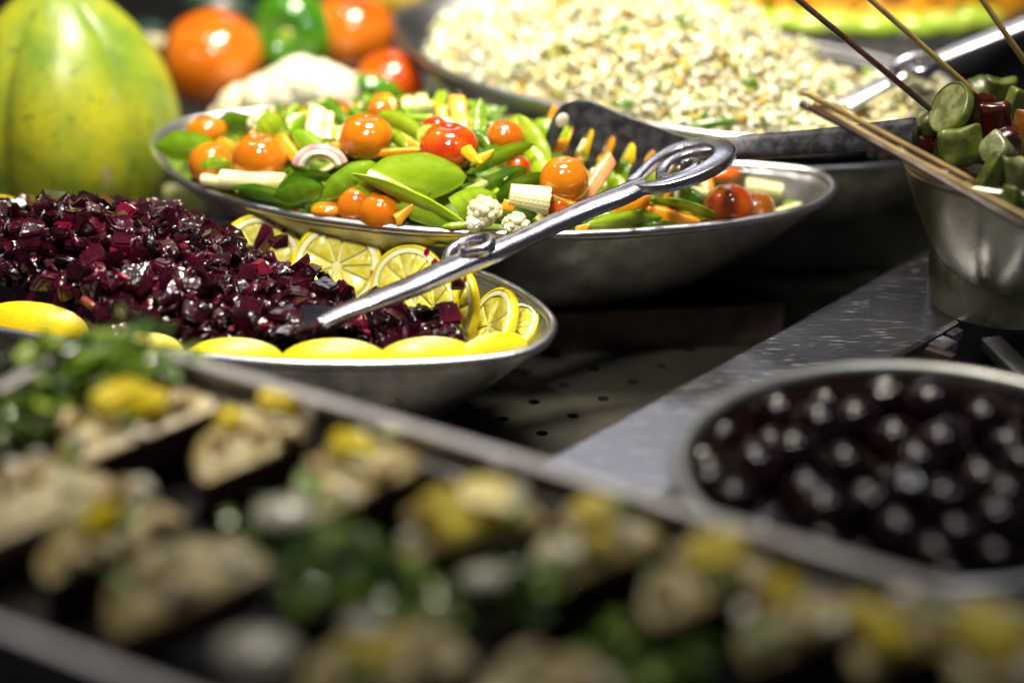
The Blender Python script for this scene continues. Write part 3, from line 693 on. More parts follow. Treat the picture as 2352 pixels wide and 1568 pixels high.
# snow peas
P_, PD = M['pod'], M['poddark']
for row in [
 (352, 335, 515, 352, 66, 10, 'broad light snow pea sticking out over the left tip of the dish', P_, dict(d0=None, lift=1.0)),
 (488, 282, 598, 290, 42, 15, 'blurred dark snow pea behind the leftmost cherry tomatoes', PD, {}),
 (590, 318, 645, 268, 55, 25, 'pale wet snow pea shining white near the back left', P_, {}),
 (665, 300, 700, 262, 40, 0, 'short glossy snow pea standing beside the white corn block', P_, {}),
 (672, 300, 752, 372, 46, 5, 'wet snow pea sloping down with a white glare, left of the onion', P_, {}),
 (735, 240, 792, 280, 38, 10, 'dark snow pea tip rising above the white corn block', PD, {}),
 (742, 282, 770, 320, 30, 10, 'small pale snow pea end beside the corn block', P_, {}),
 (868, 258, 985, 318, 40, 20, 'bright snow pea sloping right behind the tall cherry tomato', P_, {}),
 (880, 300, 935, 345, 30, 30, 'snow pea end under the sloping bright pod', P_, {}),
 (935, 268, 1075, 292, 24, 0, 'thin snow pea lying far back below the carrot batons', P_, {}),
 (1098, 312, 1104, 226, 38, 0, 'upright cut snow pea beside the tall carrot batons', P_, dict(cut=False, lift=.2)),
 (1075, 300, 1125, 345, 30, 20, 'shaded snow pea between two cherry tomatoes at the back', PD, {}),
 (1192, 262, 1262, 410, 50, 20, 'pointed pale snow pea standing like a blade left of the fork', P_, {}),
 (1230, 275, 1275, 330, 44, 0, 'round ended snow pea just behind the fork tines', P_, {}),
 (1205, 330, 1252, 420, 40, 15, 'snow pea hanging down behind the round centre tomato', P_, {}),
 (1072, 398, 1228, 330, 34, 35, 'split snow pea wedge pointing up to the right', P_, dict(lift=1.3)),
 (1085, 445, 1210, 385, 40, 35, 'shaded snow pea under the split wedge', PD, {}),
 (1130, 455, 1255, 400, 44, 40, 'dark snow pea behind the baby corn chunk', PD, {}),
 (1040, 462, 1150, 402, 22, 25, 'narrow opened snow pea with a pale inside', M['podpale'], {}),
 (815, 432, 1072, 404, 104, 8, 'largest flat snow pea, broad and lime green, in the middle', P_, dict(lift=.9, T=.5)),
 (738, 456, 862, 372, 54, 12, 'heart shaped light snow pea leaning left of the largest pod', P_, dict(lift=1.2)),
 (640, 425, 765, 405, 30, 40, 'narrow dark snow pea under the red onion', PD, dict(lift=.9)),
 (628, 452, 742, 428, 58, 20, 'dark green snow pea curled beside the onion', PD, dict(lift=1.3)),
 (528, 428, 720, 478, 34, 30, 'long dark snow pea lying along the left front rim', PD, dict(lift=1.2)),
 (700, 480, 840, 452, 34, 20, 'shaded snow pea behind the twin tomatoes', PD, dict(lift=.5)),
 (760, 440, 830, 415, 40, 20, 'light snow pea tip over the twin tomatoes', P_, dict(lift=.8)),
 (808, 398, 1078, 520, 26, 60, 'long edge-on snow pea running down to the front rim', P_, dict(lift=1.5, T=.5)),
 (905, 470, 1060, 522, 40, 20, 'shaded snow pea underside below the long edge-on pod', P_, dict(lift=.8)),
 (1045, 480, 1140, 448, 56, 15, 'cut snow pea with square end right of the long pod', P_, dict(lift=.8, cut=True)),
 (1105, 500, 1235, 492, 36, 30, 'dark snow pea between the two cauliflower florets', PD, dict(lift=1.0)),
 (1012, 520, 1085, 516, 16, 20, 'thin snow pea lying flat on the front rim', P_, dict(lift=1.2)),
 (455, 392, 530, 372, 36, 20, 'shiny snow pea edge below the leftmost tomatoes', P_, dict(lift=1.2)),
 (1335, 520, 1522, 500, 40, 15, 'pale snow pea lying along the front rim right of the handle', P_, dict(lift=1.1)),
 (1490, 458, 1675, 514, 22, 55, 'long bright snow pea running under the rightmost tomatoes', P_, dict(lift=1.4)),
 (1490, 470, 1600, 506, 30, 20, 'snow pea underside below the long bright pod', P_, dict(lift=.8)),
 (1530, 430, 1625, 470, 34, 15, 'shaded snow pea behind the spiral ring', PD, {}),
 (1750, 432, 1796, 446, 22, 10, 'snow pea behind the baby corn at the right end', P_, {}),
 (1795, 474, 1828, 464, 14, 30, 'small pale snow pea at the right end of the dish', P_, {}),
 (1395, 405, 1430, 445, 40, 10, 'snow pea seen between the fork and the handle', P_, {}),
 (1410, 360, 1450, 430, 40, 10, 'snow pea under the right tines of the fork', P_, {}),
 (1480, 385, 1520, 430, 36, 10, 'snow pea below the neck of the fork', P_, {}),
 (1300, 440, 1345, 410, 30, 10, 'snow pea tucked behind the pale carrot stick', PD, {}),
 (1450, 525, 1560, 516, 22, 10, 'dark snow pea low on the front rim right of the small tomato', PD, dict(lift=1.0)),
 (1280, 340, 1300, 285, 34, 10, 'snow pea behind the leftmost fork slot', P_, {}),
 (960, 330, 1000, 290, 34, 15, 'snow pea left behind the red tomato', P_, {}),
 (1100, 365, 1160, 345, 34, 15, 'snow pea between the red and the dark tomato', PD, {}),
 ]:
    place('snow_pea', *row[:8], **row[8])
# carrots
Cr = M['carrot']
for row in [
 (503, 322, 548, 342, 18, 0, 'short carrot stick right of the leftmost tomato', Cr, {}),
 (560, 340, 585, 310, 26, 0, 'blurred carrot piece above the pear shaped tomato', Cr, {}),
 (642, 312, 690, 376, 26, 20, 'leaning carrot stick right of the pear shaped tomato', Cr, {}),
 (760, 335, 790, 340, 22, 0, 'carrot end left of the tall cherry tomato', Cr, {}),
 (872, 352, 962, 346, 16, 20, 'thin carrot stick left of the red tomato', Cr, dict(lift=1.2)),
 (905, 300, 965, 340, 14, 0, 'carrot sliver behind the thin stick', Cr, {}),
 (1012, 245, 1020, 300, 28, 0, 'rounded carrot baton standing at the back', Cr, dict(lift=.4)),
 (1050, 228, 1062, 310, 42, 0, 'widest carrot baton standing upright at the back', Cr, dict(lift=.4)),
 (908, 508, 956, 466, 28, 20, 'pointed carrot chip leaning on the front rim', Cr, dict(lift=1.2, taper=.3)),
 (1332, 470, 1402, 366, 34, 20, 'pale pinkish carrot stick below the fork tines', M['carpink'], dict(lift=1.6)),
 (1260, 448, 1328, 480, 22, 30, 'carrot stick lying under the centre tomato', Cr, dict(lift=1.4)),
 (1152, 470, 1184, 474, 26, 0, 'small orange carrot piece left of the corn chunk', Cr, dict(lift=1.3)),
 (1066, 340, 1100, 375, 32, 20, 'bright yellow carrot chip in front of the red tomato', mat('yellow_pepper_chip', (.88, .58, .01), (.9, .62, .02), 60, rough=.3, coat=.5), dict(lift=1.6, taper=.5)),
 (1092, 372, 1130, 350, 26, 20, 'second yellow chip pointing up beside the red tomato', MATS['yellow_pepper_chip'], dict(lift=1.4, taper=.4)),
 (1628, 452, 1618, 402, 32, 10, 'carrot stick standing below the spiral ring', Cr, dict(lift=.6)),
 (1410, 478, 1490, 460, 30, 10, 'carrot piece in the shade of the server handle', Cr, dict(lift=1.2)),
 (1490, 486, 1600, 518, 38, 10, 'broad carrot slab by the front rim right of centre', Cr, dict(lift=.6)),
 (1240, 345, 1300, 330, 26, 10, 'carrot piece behind the first fork tine', Cr, {}),
 (1300, 345, 1325, 300, 22, 10, 'yellow carrot sliver seen through the first slot', MATS['yellow_pepper_chip'], {}),
 (1345, 355, 1370, 300, 24, 10, 'orange carrot sliver seen through the second slot', MATS['yellow_pepper_chip'], {}),
 (1395, 370, 1415, 322, 26, 10, 'carrot sliver seen through the third slot', Cr, {}),
 (1440, 375, 1460, 335, 26, 10, 'carrot sliver seen through the fourth slot', MATS['yellow_pepper_chip'], {}),
 (1485, 382, 1510, 352, 26, 10, 'carrot sliver below the neck of the fork', Cr, {}),
 (1200, 425, 1255, 418, 20, 10, 'dark carrot piece behind the corn chunk', Cr, {}),
 (1265, 278, 1278, 245, 20, 0, 'carrot sliver behind the head of the fork', Cr, dict(lift=0)),
 (1320, 528, 1350, 522, 16, 0, 'tiny carrot end at the front rim below the handle', Cr, dict(lift=1.2)),
 ]:
    place('carrot_stick', *row[:8], **row[8])
# corn
Co = M['corn']
for row in [
 (508, 412, 655, 418, 46, 0, 'pale halved baby corn on the left front rim', Co, dict(lift=1.2, cut=True, taper=.9)),
 (465, 412, 512, 418, 28, 0, 'small pale baby corn end at the left front rim', Co, dict(lift=1.2, cut=True, taper=.9)),
 (845, 402, 1020, 482, 30, 0, 'slender baby corn lying along the long edge-on pod', Co, dict(lift=1.3, taper=.5)),
 (1262, 462, 1170, 448, 66, 0, 'thick baby corn chunk cut across, left of the centre tomato', Co, dict(lift=1.6, cut=True, taper=.8)),
 (1712, 428, 1796, 440, 42, 0, 'baby corn piece behind the rightmost tomatoes', Co, dict(lift=.6, cut=True, taper=.85)),
 (1562, 440, 1625, 446, 30, 0, 'baby corn piece just below the spiral ring', Co, dict(lift=.4, cut=True, taper=.9)),
 (1782, 490, 1842, 466, 20, 0, 'thin baby corn tip at the right end', Co, dict(lift=.8, taper=.6)),
 (720, 325, 730, 258, 50, 0, 'upright pale corn block at the back left', Co, dict(lift=.3, cut=True, taper=.95)),
 (752, 322, 758, 262, 22, 0, 'narrow corn piece beside the upright block', Co, dict(lift=.3, cut=True, taper=.95)),
 (1320, 350, 1345, 330, 32, 0, 'baby corn bit seen between the first fork tines', Co, dict(lift=.3, cut=True, taper=.95)),
 (1125, 300, 1165, 306, 34, 0, 'pale baby corn end behind the dark cherry tomato', Co, dict(lift=-.4, cut=True, taper=.95)),
 ]:
    place('baby_corn', *row[:8], **row[8])
# tomatoes
def ctom(px, py, r, label, m=M['tom'], sq=(1, 1, 1), lift=.0):
    c = hit(px, py + r * .25, hB) or hit(px, py + r, hB) or at(px, py, 8)
    dc = depth(c) - lift; p = at_depth(px, py, dc); rad = r / (FPX / dc)
    me = sphere_mesh('cherry_tomato', rad, m, 36, 22, lambda d, th, ph: d * (1 - .12 * math.exp(-(th / .28) ** 2)) * (1 + .012 * math.cos(5 * ph) * math.sin(th) + .07 * noise.noise(d * .9 + V((px, py, 0)))))
    o = obj('cherry_tomato', me, p); o.scale = sq; o.rotation_euler = (R(random.uniform(-40, 40)), R(random.uniform(-40, 40)), random.uniform(0, 6))
    if sq != (1, 1, 1): o.rotation_euler = (0, 0, 0)
    return tag(o, label, 'cherry tomato', GRP['cherry_tomato'])
for a in [
 (474, 302, 46, 'blurred cherry tomato farthest left at the back', M['tom'], (1.05, 1, .8)),
 (484, 378, 54, 'cherry tomato resting on the left rim under the farthest left one', M['tom'], (1, 1, .95)),
 (594, 366, 64, 'pear shaped cherry tomato with tiny glints, left part of the dish', M['tom'], (1, 1, .92), .6),
 (840, 314, 63, 'tall orange cherry tomato standing highest near the cauliflower', M['tom'], (1, 1, .85), .6),
 (1030, 338, 69, 'reddest cherry tomato behind the largest snow pea', M['tomred'], (1, 1, .82), .5),
 (1160, 316, 46, 'cherry tomato right of the reddest one at the back', M['tom'], (1, 1, .9)),
 (1296, 416, 58, 'round cherry tomato under the fork tines', M['tom'], (1, 1, 1), 1.5),
 (815, 472, 46, 'left one of the twin cherry tomatoes on the front rim', M['tom'], (1, 1, 1), .2),
 (874, 486, 50, 'right one of the twin cherry tomatoes on the front rim', M['tom'], (1, 1, .95), .5),
 (1672, 477, 59, 'larger of the two rightmost cherry tomatoes', M['tomred'], (1, 1, .95), 1.0),
 (1737, 480, 42, 'smaller cherry tomato peeking out at the far right', M['tom'], (1, 1, 1), .4),
 (1410, 532, 44, 'cherry tomato barely showing above the front rim', M['tom'], (1, 1, .8), -1.3),
 (1190, 385, 30, 'dark cherry tomato half hidden by the split snow pea', M['tomred'], (1, 1, 1)),
 (872, 256, 30, 'cherry tomato edge at the back against the cauliflower', M['tom'], (1, 1, 1), -.5),
 (752, 482, 30, 'small cherry tomato in the shade left of the twins', M['tom'], (1.3, 1, .6), .6),
 (1000, 300, 34, 'cherry tomato edge behind the reddest one', M['tomred'], (1, 1, 1), -.5),
 (1290, 475, 40, 'cherry tomato hidden below the round centre one', M['tomred'], (1, 1, 1), .4),
 (1660, 400, 26, 'orange tomato edge behind the spiral ring', M['tomred'], (1.6, 1, .7)), ]:
    ctom(*a)
# florets
def floret(px, py, r, label, m, d, cat='cauliflower'):
    c = hit(px, py, hB); dc = depth(c) - d; p = at_depth(px, py, dc); rad = r / (FPX / dc)
    mb = MB(); rgf = random.Random(int(px))
    sp = []
    for i in range(46):
        q = V((rgf.gauss(0, 1), rgf.gauss(0, 1), abs(rgf.gauss(0, 1)) * .9)).normalized()
        sp.append((q * rad * .78, rad * rgf.uniform(.2, .3)))
    sp.append((V((0, 0, 0)), rad * .8))
    for q, s_ in sp:
        vs = []; fs = []
        for i in range(7):
            th = math.pi * i / 6
            for j in range(9):
                ph = 2 * math.pi * j / 9; vs.append(q + V((math.sin(th) * math.cos(ph), math.sin(th) * math.sin(ph), math.cos(th))) * s_)
        for i in range(6):
            for j in range(9): fs.append((i * 9 + j, (i + 1) * 9 + j, (i + 1) * 9 + (j + 1) % 9, i * 9 + (j + 1) % 9))
        mb.add(vs, fs)
    o = obj('cauliflower_floret', mb.build('cauliflower_floret', m), p)
    return tag(o, label, cat, 'cauliflower florets in the vegetable dish')
floret(1112, 490, 42, 'larger pale cauliflower floret by the front rim', M['caulf'], 1.6)
floret(1185, 520, 33, 'smaller pale cauliflower floret left of the handle', M['caulf'], 2.2)
floret(1090, 516, 24, 'white cauliflower stalk end on the front rim', M['white'], 1.8)
floret(600, 292, 34, 'blurred cauliflower floret at the back left of the dish', M['caulf'], .3)
# onion
c = hit(740, 385, hB); dc = depth(c) - 1.2; p = at_depth(735, 384, dc)
t = thing('onion_slice', 'purple edged curved onion slice left of the largest snow pea', 'onion', p)
for k, (r, m_) in enumerate(((1.25, M['onion']), (.95, M['white']))):
    path = [V((r * math.cos(a), r * .5 * math.sin(a) - .2 * k, r * .62 * math.sin(a))) for a in np.linspace(R(10), R(175), 14)]
    vs, fs = sweep(path, rrect(1, 1, .6), V((0, -1, .6)), False, [.22 - .04 * k] * 14, [.55 * math.sin(a) + .12 for a in np.linspace(R(10), R(170), 14)])
    obj('onion_layer', mesh('onion_layer', vs, fs, m_, angle=50), parent=t)
for i, (px, py, l1, w1, lab) in enumerate([(1362, 408, .7, .4, 'white onion sliver right of the round centre tomato'), (1320, 262 + 20, .5, .4, 'white crumb stuck on the shoulder of the fork'), (1470, 440, .9, .35, 'white onion sliver under the spiral ring'), (1555, 452, 1.0, .3, 'white onion sliver right of the ring neck')]):
    q = hit(px, py, hB) or at(px, py, 11.5); q = q + (CAM - q).normalized() * (1.6 if i != 1 else 3)
    if i == 1: continue
    me = sphere_mesh('onion_sliver', 1, M['white'], 14, 8); o = obj('onion_sliver', me, q); o.scale = (w1 * .5, .2, l1 * .8)
    tag(o, lab, 'onion', 'white onion slivers in the vegetable dish')
# scattered small bits under and between
mb = MB()
tp = [pod_geo(3.2, 1.2, .35, rg=rg), pod_geo(2.2, .9, .3, .2), stick_geo(2.2, .5, .45), stick_geo(1.2, .5, .45), stick_geo(1.6, .8, .5)]
for _ in range(420):
    x = rg.uniform(-16.5, 13); sp = dB.span(x, 1.0); 
    if sp[1] - sp[0] < 1: continue
    y = rg.uniform(*sp); z = hB(x, y) - rg.uniform(.3, .9)
    if z < dB.wall(x, y) + .6: continue
    q = V((rg.gauss(0, 1), rg.gauss(0, 1), rg.gauss(0, .35))).normalized().to_track_quat('X', 'Z')
    mb.add(*rg.choice(tp), Matrix.Translation((x, y, z)) @ q.to_matrix().to_4x4() @ Matrix.Rotation(rg.uniform(-.8, .8), 4, 'X') @ Matrix.Scale(rg.uniform(.5, .9), 4))
tag(obj('salad_scraps', mb.build('salad_scraps', M['mixed'], angle=50)), 'chopped snow pea and carrot scraps between the salad pieces', 'salad', kind='stuff')

# ------------------------------------------------------------------ shredded salad in dish C
def okC(x, y):
    sp = dC.span(x, 1.0); f = (y - sp[0]) / max(.1, sp[1] - sp[0])
    return -4.6 < x < 24.6 and f < float(np.interp(x, [-4.6, -2, 2, 12, 16, 20, 25], [.3, .55, .95, .95, .80, .62, .6])) and sp[1] - sp[0] > .5
hC = dC.heap([(-6.5, 8.6), (-4.5, 10.3), (-2, 11.4), (1, 12.9), (4, 13.8), (8, 13.7), (11, 13.0), (14, 12.2), (16.5, 10.9), (18.5, 9.8), (20.2, 9.6), (21.8, 11.3), (23.6, 10.6), (25, 9), (27, 7)], 9.2, ins=1.0, pw=.6)
tag(obj('shredded_salad', heap_mesh('shredded_salad', dC, lambda x, y: hC(x, y) + .15 + 1.1 * noise.noise(V((x, y, 2)) * .7) + .5 * noise.noise(V((x, y, 5)) * 1.8) if okC(x, y) else 4, M['slawbed'], ins=.8, amp=.05, nx=160, ny=90)), 'pale shredded salad heaped in the large dish', 'salad', kind='stuff')
mb = MB(); rg = random.Random(3)
src = [chunk(M['slaw'], rg, .10, rg.uniform(1.2, 2.8), rg.uniform(.4, 1.0), rg.uniform(.15, .35), 'shred', .2) for _ in range(10)]
tmpl = [([v.co * 100 for v in s.vertices], [tuple(p.vertices) for p in s.polygons]) for s in src]
n = 0
while n < 13000:
    x = rg.uniform(-5.3, 25.3); sp = dC.span(x, 1.0); y = rg.uniform(*sp); z = hC(x, y)
    if not okC(x, y): continue
    z += 1.1 * noise.noise(V((x, y, 2)) * .7) + .5 * noise.noise(V((x, y, 5)) * 1.8)
    n += 1
    mb.add(*rg.choice(tmpl), Matrix.Translation((x, y, z + rg.uniform(-.3, .35))) @ qrand(rg).to_matrix().to_4x4() @ Matrix.Scale(rg.uniform(.2, .5), 4))
tag(obj('salad_shreds', mb.build('salad_shreds', M['slaw'])), 'loose cream and yellow shreds on top of the pale salad', 'salad', kind='stuff')
for row in [(1028, 110, 1040, 92, 26, 'green leaf scrap at the left edge of the shredded salad'), (1548, 42, 1590, 62, 34, 'parsley sprig on top of the shredded salad at the back'), (1418, 85, 1440, 58, 20, 'curled green strip on the shredded salad heap'), (1640, 68, 1690, 76, 22, 'dark green leaf at the back right of the shredded salad'), (1180, 165, 1195, 150, 26, 'small lime green scrap on the shredded slope'),
            (1560, 298, 1700, 276, 22, 'long green pepper strip at the front of the shredded salad'), (1880, 200, 1925, 212, 26, 'green pepper strip lying by the server in the shredded salad'), (1610, 262, 1625, 272, 22, 'green scrap near the middle front of the shredded salad'), (1400, 238, 1460, 246, 18, 'green strip just above the fork head'), (1700, 190, 1745, 196, 26, 'olive green scrap in the hollow of the shredded salad'), (1930, 245, 1970, 262, 22, 'small green leaf where the skewer tips cross')]:
    place('green_strip', *row[:4], 0, 0, row[5], M['chive'], hf=hC, cat='green strip') if False else None
    x0, y0, x1, y1, wpx, lab = row
    c = hit((x0 + x1) / 2, (y0 + y1) / 2, hC) or at((x0 + x1) / 2, (y0 + y1) / 2, 11)
    dc = depth(c) - .7; a = at_depth(x0, y0, dc); b2 = at_depth(x1, y1, dc); ax = (b2 - a).normalized()
    vs, fs = pod_geo((b2 - a).length, wpx / (FPX / dc), .35, .15, peas=False)
    o = obj('green_strip', mesh('green_strip', vs, fs, M['poddark']), (a + b2) / 2, rot=frame(ax, (CAM - a).normalized()).to_quaternion())
    tag(o, lab, 'green strip', 'green strips in the shredded salad')

# ------------------------------------------------------------------ dish D contents
hD = dD.heap([(7, 8), (9.5, 9.5), (14, 12.5), (20, 14), (27, 14), (32, 11), (35, 8)], 9.4, ins=1.2, pw=.55)
tag(obj('grated_carrot', heap_mesh('grated_carrot', dD, hD, M['grat'], ins=1.0, amp=.5)), 'orange grated carrot mound in the rearmost dish', 'salad', kind='stuff')
mb = MB()
for _ in range(1500):
    x = rg.uniform(9, 34); sp = dD.span(x, 1.6); y = rg.uniform(*sp)
    mb.add(*rg.choice(tmpl), Matrix.Translation((x, y, hD(x, y) + rg.uniform(-.3, .2))) @ qrand(rg).to_matrix().to_4x4() @ Matrix.Scale(rg.uniform(.4, .8), 4))
tag(obj('carrot_shreds', mb.build('carrot_shreds', M['grat'])), 'loose orange shreds on the rearmost dish', 'salad', kind='stuff')
for i, px in enumerate(range(1570, 2330, 76)):
    py = float(np.interp(px, [1540, 1600, 1700, 1867, 2034, 2160, 2260, 2340], [4, 26, 44, 60, 66, 64, 48, 20]))
    p = at(px, py, 9.5) + V((0, .5, 0))
    me = sphere_mesh('lime_slice', 1.6, M['cucs'], 20, 10)
    o = obj('lime_slice', me, p); o.scale = (1, .55, .42); o.rotation_euler = (R(25), R(random.uniform(-12, 12)), R(random.uniform(-20, 20)))
    tag(o, 'bright lime green slice edging the orange salad, %s' % ['at its far left end', 'second from its left end', 'third from its left end', 'just left of the dark skewer', 'touching the dark skewer', 'just right of the dark skewer', 'midway between the dark and tan skewers', 'just left of the tan skewer', 'just right of the tan skewer', 'at its far right end'][i], 'green slice', 'green slices edging the orange salad')

# ------------------------------------------------------------------ spiral server
z_at = lambda px: float(np.interp(px, [600, 760, 1270, 1700], [7.0, 7.8, 10.0, 12.3]))
def S(px, py, dz=0): return at(px, py, z_at(px) + dz)
hp = [S(735, 742), S(790, 716), S(870, 688), S(960, 652), S(1040, 615), S(1120, 585), S(1220, 540), S(1330, 488), S(1420, 452), S(1480, 425)]
base = S(1100, 595)
sv = thing('spiral_server', 'polished metal server with a spiral ring handle resting across the two front dishes', 'serving spoon', base)
path = smooth_curve(hp, 60); up_n = V((0, -.25, 1)).normalized()
wd = lerp_list([.42, .46, .54, .58, .62, .52, .48, .54, .60, .52], 60)
vs, fs = sweep(path, rrect(1, 1, .6), up_n, False, wd, lerp_list([.16, .26, .34, .38, .42, .42, .38, .36, .34, .32], 60))
obj('handle', mesh('handle', vs, fs, M['server'], angle=60, origin=base), parent=sv)
# bowl of the spoon
bc = smooth_curve([S(770, 722, .1), S(735, 732, .05), S(700, 742, -.1), S(675, 752, -.3), S(650, 760, -.7)], 16)
vs, fs = sweep(bc, [(-1, .30), (-.8, .08), (-.4, -.12), (0, -.18), (.4, -.12), (.8, .08), (1, .30), (.8, -.04), (.4, -.26), (0, -.32), (-.4, -.26), (-.8, -.04)], up_n, False, lerp_list([.4, .7, 1.0, 1.15, .9], 16), lerp_list([.5, .9, 1.2, 1.3, 1.1], 16))
obj('spoon_bowl', mesh('spoon_bowl', vs, fs, M['server'], angle=70, origin=base), parent=sv)
# scroll ornament on the handle
def c3(x, y, dz=0): return S(1347.5 + .2604 * x, 275.6 + .2604 * y, dz)
def c5(x, y, dz=0): return S((1000 + x * .5102) / 1.6327, (700 + y * .5102) / 1.6327, dz)
sc_ = smooth_curve([c5(1330, 560, .1), c5(1345, 490, .3), c5(1420, 430, .45), c5(1520, 395, .55), c5(1620, 385, .6), c5(1650, 420, .6), c5(1600, 465, .55), c5(1500, 490, .5), c5(1450, 500, .45), c5(1440, 480, .4), c5(1490, 455, .5)], 50)
vs, fs = sweep(sc_, rrect(1, 1, .7), up_n, False, lerp_list([.3, .28, .26, .24, .24, .24, .22, .2, .18, .16, .12], 50), [.34] * 50)
obj('scroll_ornament', mesh('scroll_ornament', vs, fs, M['server'], angle=55, origin=base), parent=sv)
ring = smooth_curve([c3(400, 570), c3(470, 500), c3(560, 410), c3(680, 325), c3(830, 255), c3(1000, 225), c3(1130, 225), c3(1205, 262), c3(1215, 320), c3(1140, 395), c3(1000, 475), c3(830, 540), c3(660, 583), c3(520, 600), c3(400, 590)], 90)
vs, fs = sweep(ring, rrect(1, 1, .25), V((0, -.05, 1)), False, lerp_list([.34, .27, .25, .26, .34, .56, .68, .62, .52, .46, .42, .42, .4, .36, .32], 90), [.28] * 90)
obj('spiral_ring', mesh('spiral_ring', vs, fs, M['server'], angle=50, origin=base), parent=sv)
inn = smooth_curve([c3(1150, 262), c3(1040, 285), c3(900, 310), c3(770, 365), c3(680, 440), c3(660, 505), c3(720, 530), c3(840, 505), c3(940, 455), c3(970, 405), c3(930, 380), c3(860, 395), c3(845, 425)], 80)
vs, fs = sweep(inn, rrect(1, 1, .25), V((0, -.05, 1)), False, lerp_list([.3, .26, .22, .24, .28, .30, .30, .28, .24, .2, .17, .15, .12], 80), [.25] * 80)
obj('inner_spiral', mesh('inner_spiral', vs, fs, M['server'], angle=50, origin=base), parent=sv)

# ------------------------------------------------------------------ fork server: head in its own tilted plane
q1 = at_depth(1258, 345, 148.6); q2 = at_depth(1470, 400, 147.6); q3 = at_depth(1420, 245, 147.5)
pn = (q2 - q1).cross(q3 - q1).normalized()
if pn.y > 0: pn = -pn
def onp(px, py, dz=0):
    d = ray(px, py); t_ = (q1 - CAM).dot(pn) / d.dot(pn); return CAM + d * t_
def c2(x, y): return (857.5 + .4168 * x, .4168 * y)
outl = []
def arc(pts, n): return [(p.x, p.y) for p in smooth_curve([V((a, b2, 0)) for a, b2 in pts], n)]
outl += arc([(968, 840), (948, 790), (955, 740), (985, 660), (1030, 590), (1100, 556), (1180, 553), (1250, 575), (1400, 640), (1560, 695), (1700, 745), (1840, 780), (1930, 775)], 44)
outl += [(1930, 860), (1850, 880), (1700, 900)]
# right side down to last tine tip
outl += arc([(1560, 925), (1500, 935), (1470, 990), (1440, 1010), (1410, 1005), (1405, 980)], 10)
# slots: (top x,y), right-bottom, left-bottom, tine tip beyond
slots = [((1540, 830), (1478, 960), (1430, 940)), ]
tines = [  # (slot top right, slot top left, tip pts)
 ((1562, 850), (1530, 826), [(1490, 900), (1450, 990)]),
]
# walk right to left: slot edges then tine tips
seq = [
 [(1420, 930), (1445, 880), (1448, 810), (1435, 788), (1412, 786), (1398, 800), (1375, 850), (1345, 925)],
 [(1325, 945), (1300, 950), (1293, 930), (1305, 870), (1333, 790), (1335, 760), (1318, 744), (1295, 748), (1280, 775), (1258, 830), (1215, 905)],
 [(1200, 920), (1182, 912), (1180, 890), (1195, 820), (1214, 750), (1216, 718), (1200, 703), (1180, 708), (1165, 740), (1135, 800), (1095, 865)],
 [(1080, 878), (1063, 872), (1062, 850), (1080, 780), (1104, 710), (1106, 680), (1090, 664), (1070, 668), (1055, 695), (1030, 750), (1000, 810)],
]
first = [(1405, 980), (1412, 950)]
# last slot near the neck
outl = outl[:-10] + arc([(1640, 905), (1590, 900)], 3) + [(1566, 870), (1560, 838), (1540, 824), (1515, 830), (1500, 860), (1475, 930), (1450, 990), (1428, 1005), (1408, 998), (1406, 975), (1418, 925)]
outl += seq[0][1:] + seq[1] + seq[2] + seq[3] + [(985, 838)]
P2 = [onp(*c2(x, y)) for x, y in outl]
n = len(P2); thk = pn * .13
bend_c = sum(P2, V((0, 0, 0))) / n
base = bend_c.copy()
fk = thing('fork_server', 'dark pewter server with a wide slotted fork head over the vegetable dish', 'serving fork', base)
me = mesh('fork_head', [p + thk for p in P2] + [p - thk for p in P2], [tuple(range(n)), tuple(range(2 * n - 1, n - 1, -1))] + [(i, i + n, (i + 1) % n + n, (i + 1) % n) for i in range(n)], M['fork'], False, origin=base)
o = obj('fork_head', me, parent=fk); md = o.modifiers.new('b', 'BEVEL'); md.width = .0006; md.segments = 2; md.limit_method = 'ANGLE'
ha = onp(*c2(1860, 828)); 
hpth = smooth_curve([onp(*c2(1780, 826)), ha, at_depth(1760, 335, depth(ha) - 1.0), at_depth(1900, 325, depth(ha) - 3), at_depth(2100, 303, depth(ha) - 6)], 30)
vs, fs = sweep(hpth, rrect(1, 1, .6), V((0, -.8, .6)), False, lerp_list([.3, .62, .66, .70, .72], 30), [.25] * 30)
obj('handle', mesh('handle', vs, fs, M['fork'], angle=50, origin=base), parent=fk)
p = onp(1293, 277) + pn * .2
me = sphere_mesh('food_crumb', .42, M['white'], 12, 8); o = obj('food_crumb', me, p); o.scale = (.8, .3, 1); o.rotation_euler = (0, R(25), 0)
tag(o, 'white crumb stuck on the shoulder of the dark fork', 'crumb')

# ------------------------------------------------------------------ third server in dish C
base = at(2095, 160, 12)
s3 = thing('rear_server', 'pale metal server with a scroll knot leaning in the shredded salad dish', 'serving spoon', base)
pth = smooth_curve([at(1905, 262, 10.3), at(1990, 215, 11.2), at(2080, 170, 12.2), at(2200, 118, 13.2), at(2400, 38, 15)], 30)
vs, fs = sweep(pth, rrect(1, 1, .6), V((0, -.3, 1)), False, lerp_list([.75, .55, .5, .52, .6], 30), [.25] * 30)
obj('handle', mesh('handle', vs, fs, M['aludull'], angle=50, origin=base), parent=s3)
pth = smooth_curve([at(2050, 185, 12.2), at(2052, 160, 12.5), at(2085, 138, 12.9), at(2130, 132, 13.2), at(2150, 148, 13.2), at(2120, 168, 13), at(2090, 165, 12.9), at(2100, 152, 12.9)], 40)
vs, fs = sweep(pth, rrect(1, 1, .8), V((0, -.3, 1)), False, [.3] * 40, [.35] * 40)
obj('scroll_ornament', mesh('scroll_ornament', vs, fs, M['server'], angle=50, origin=base), parent=s3)

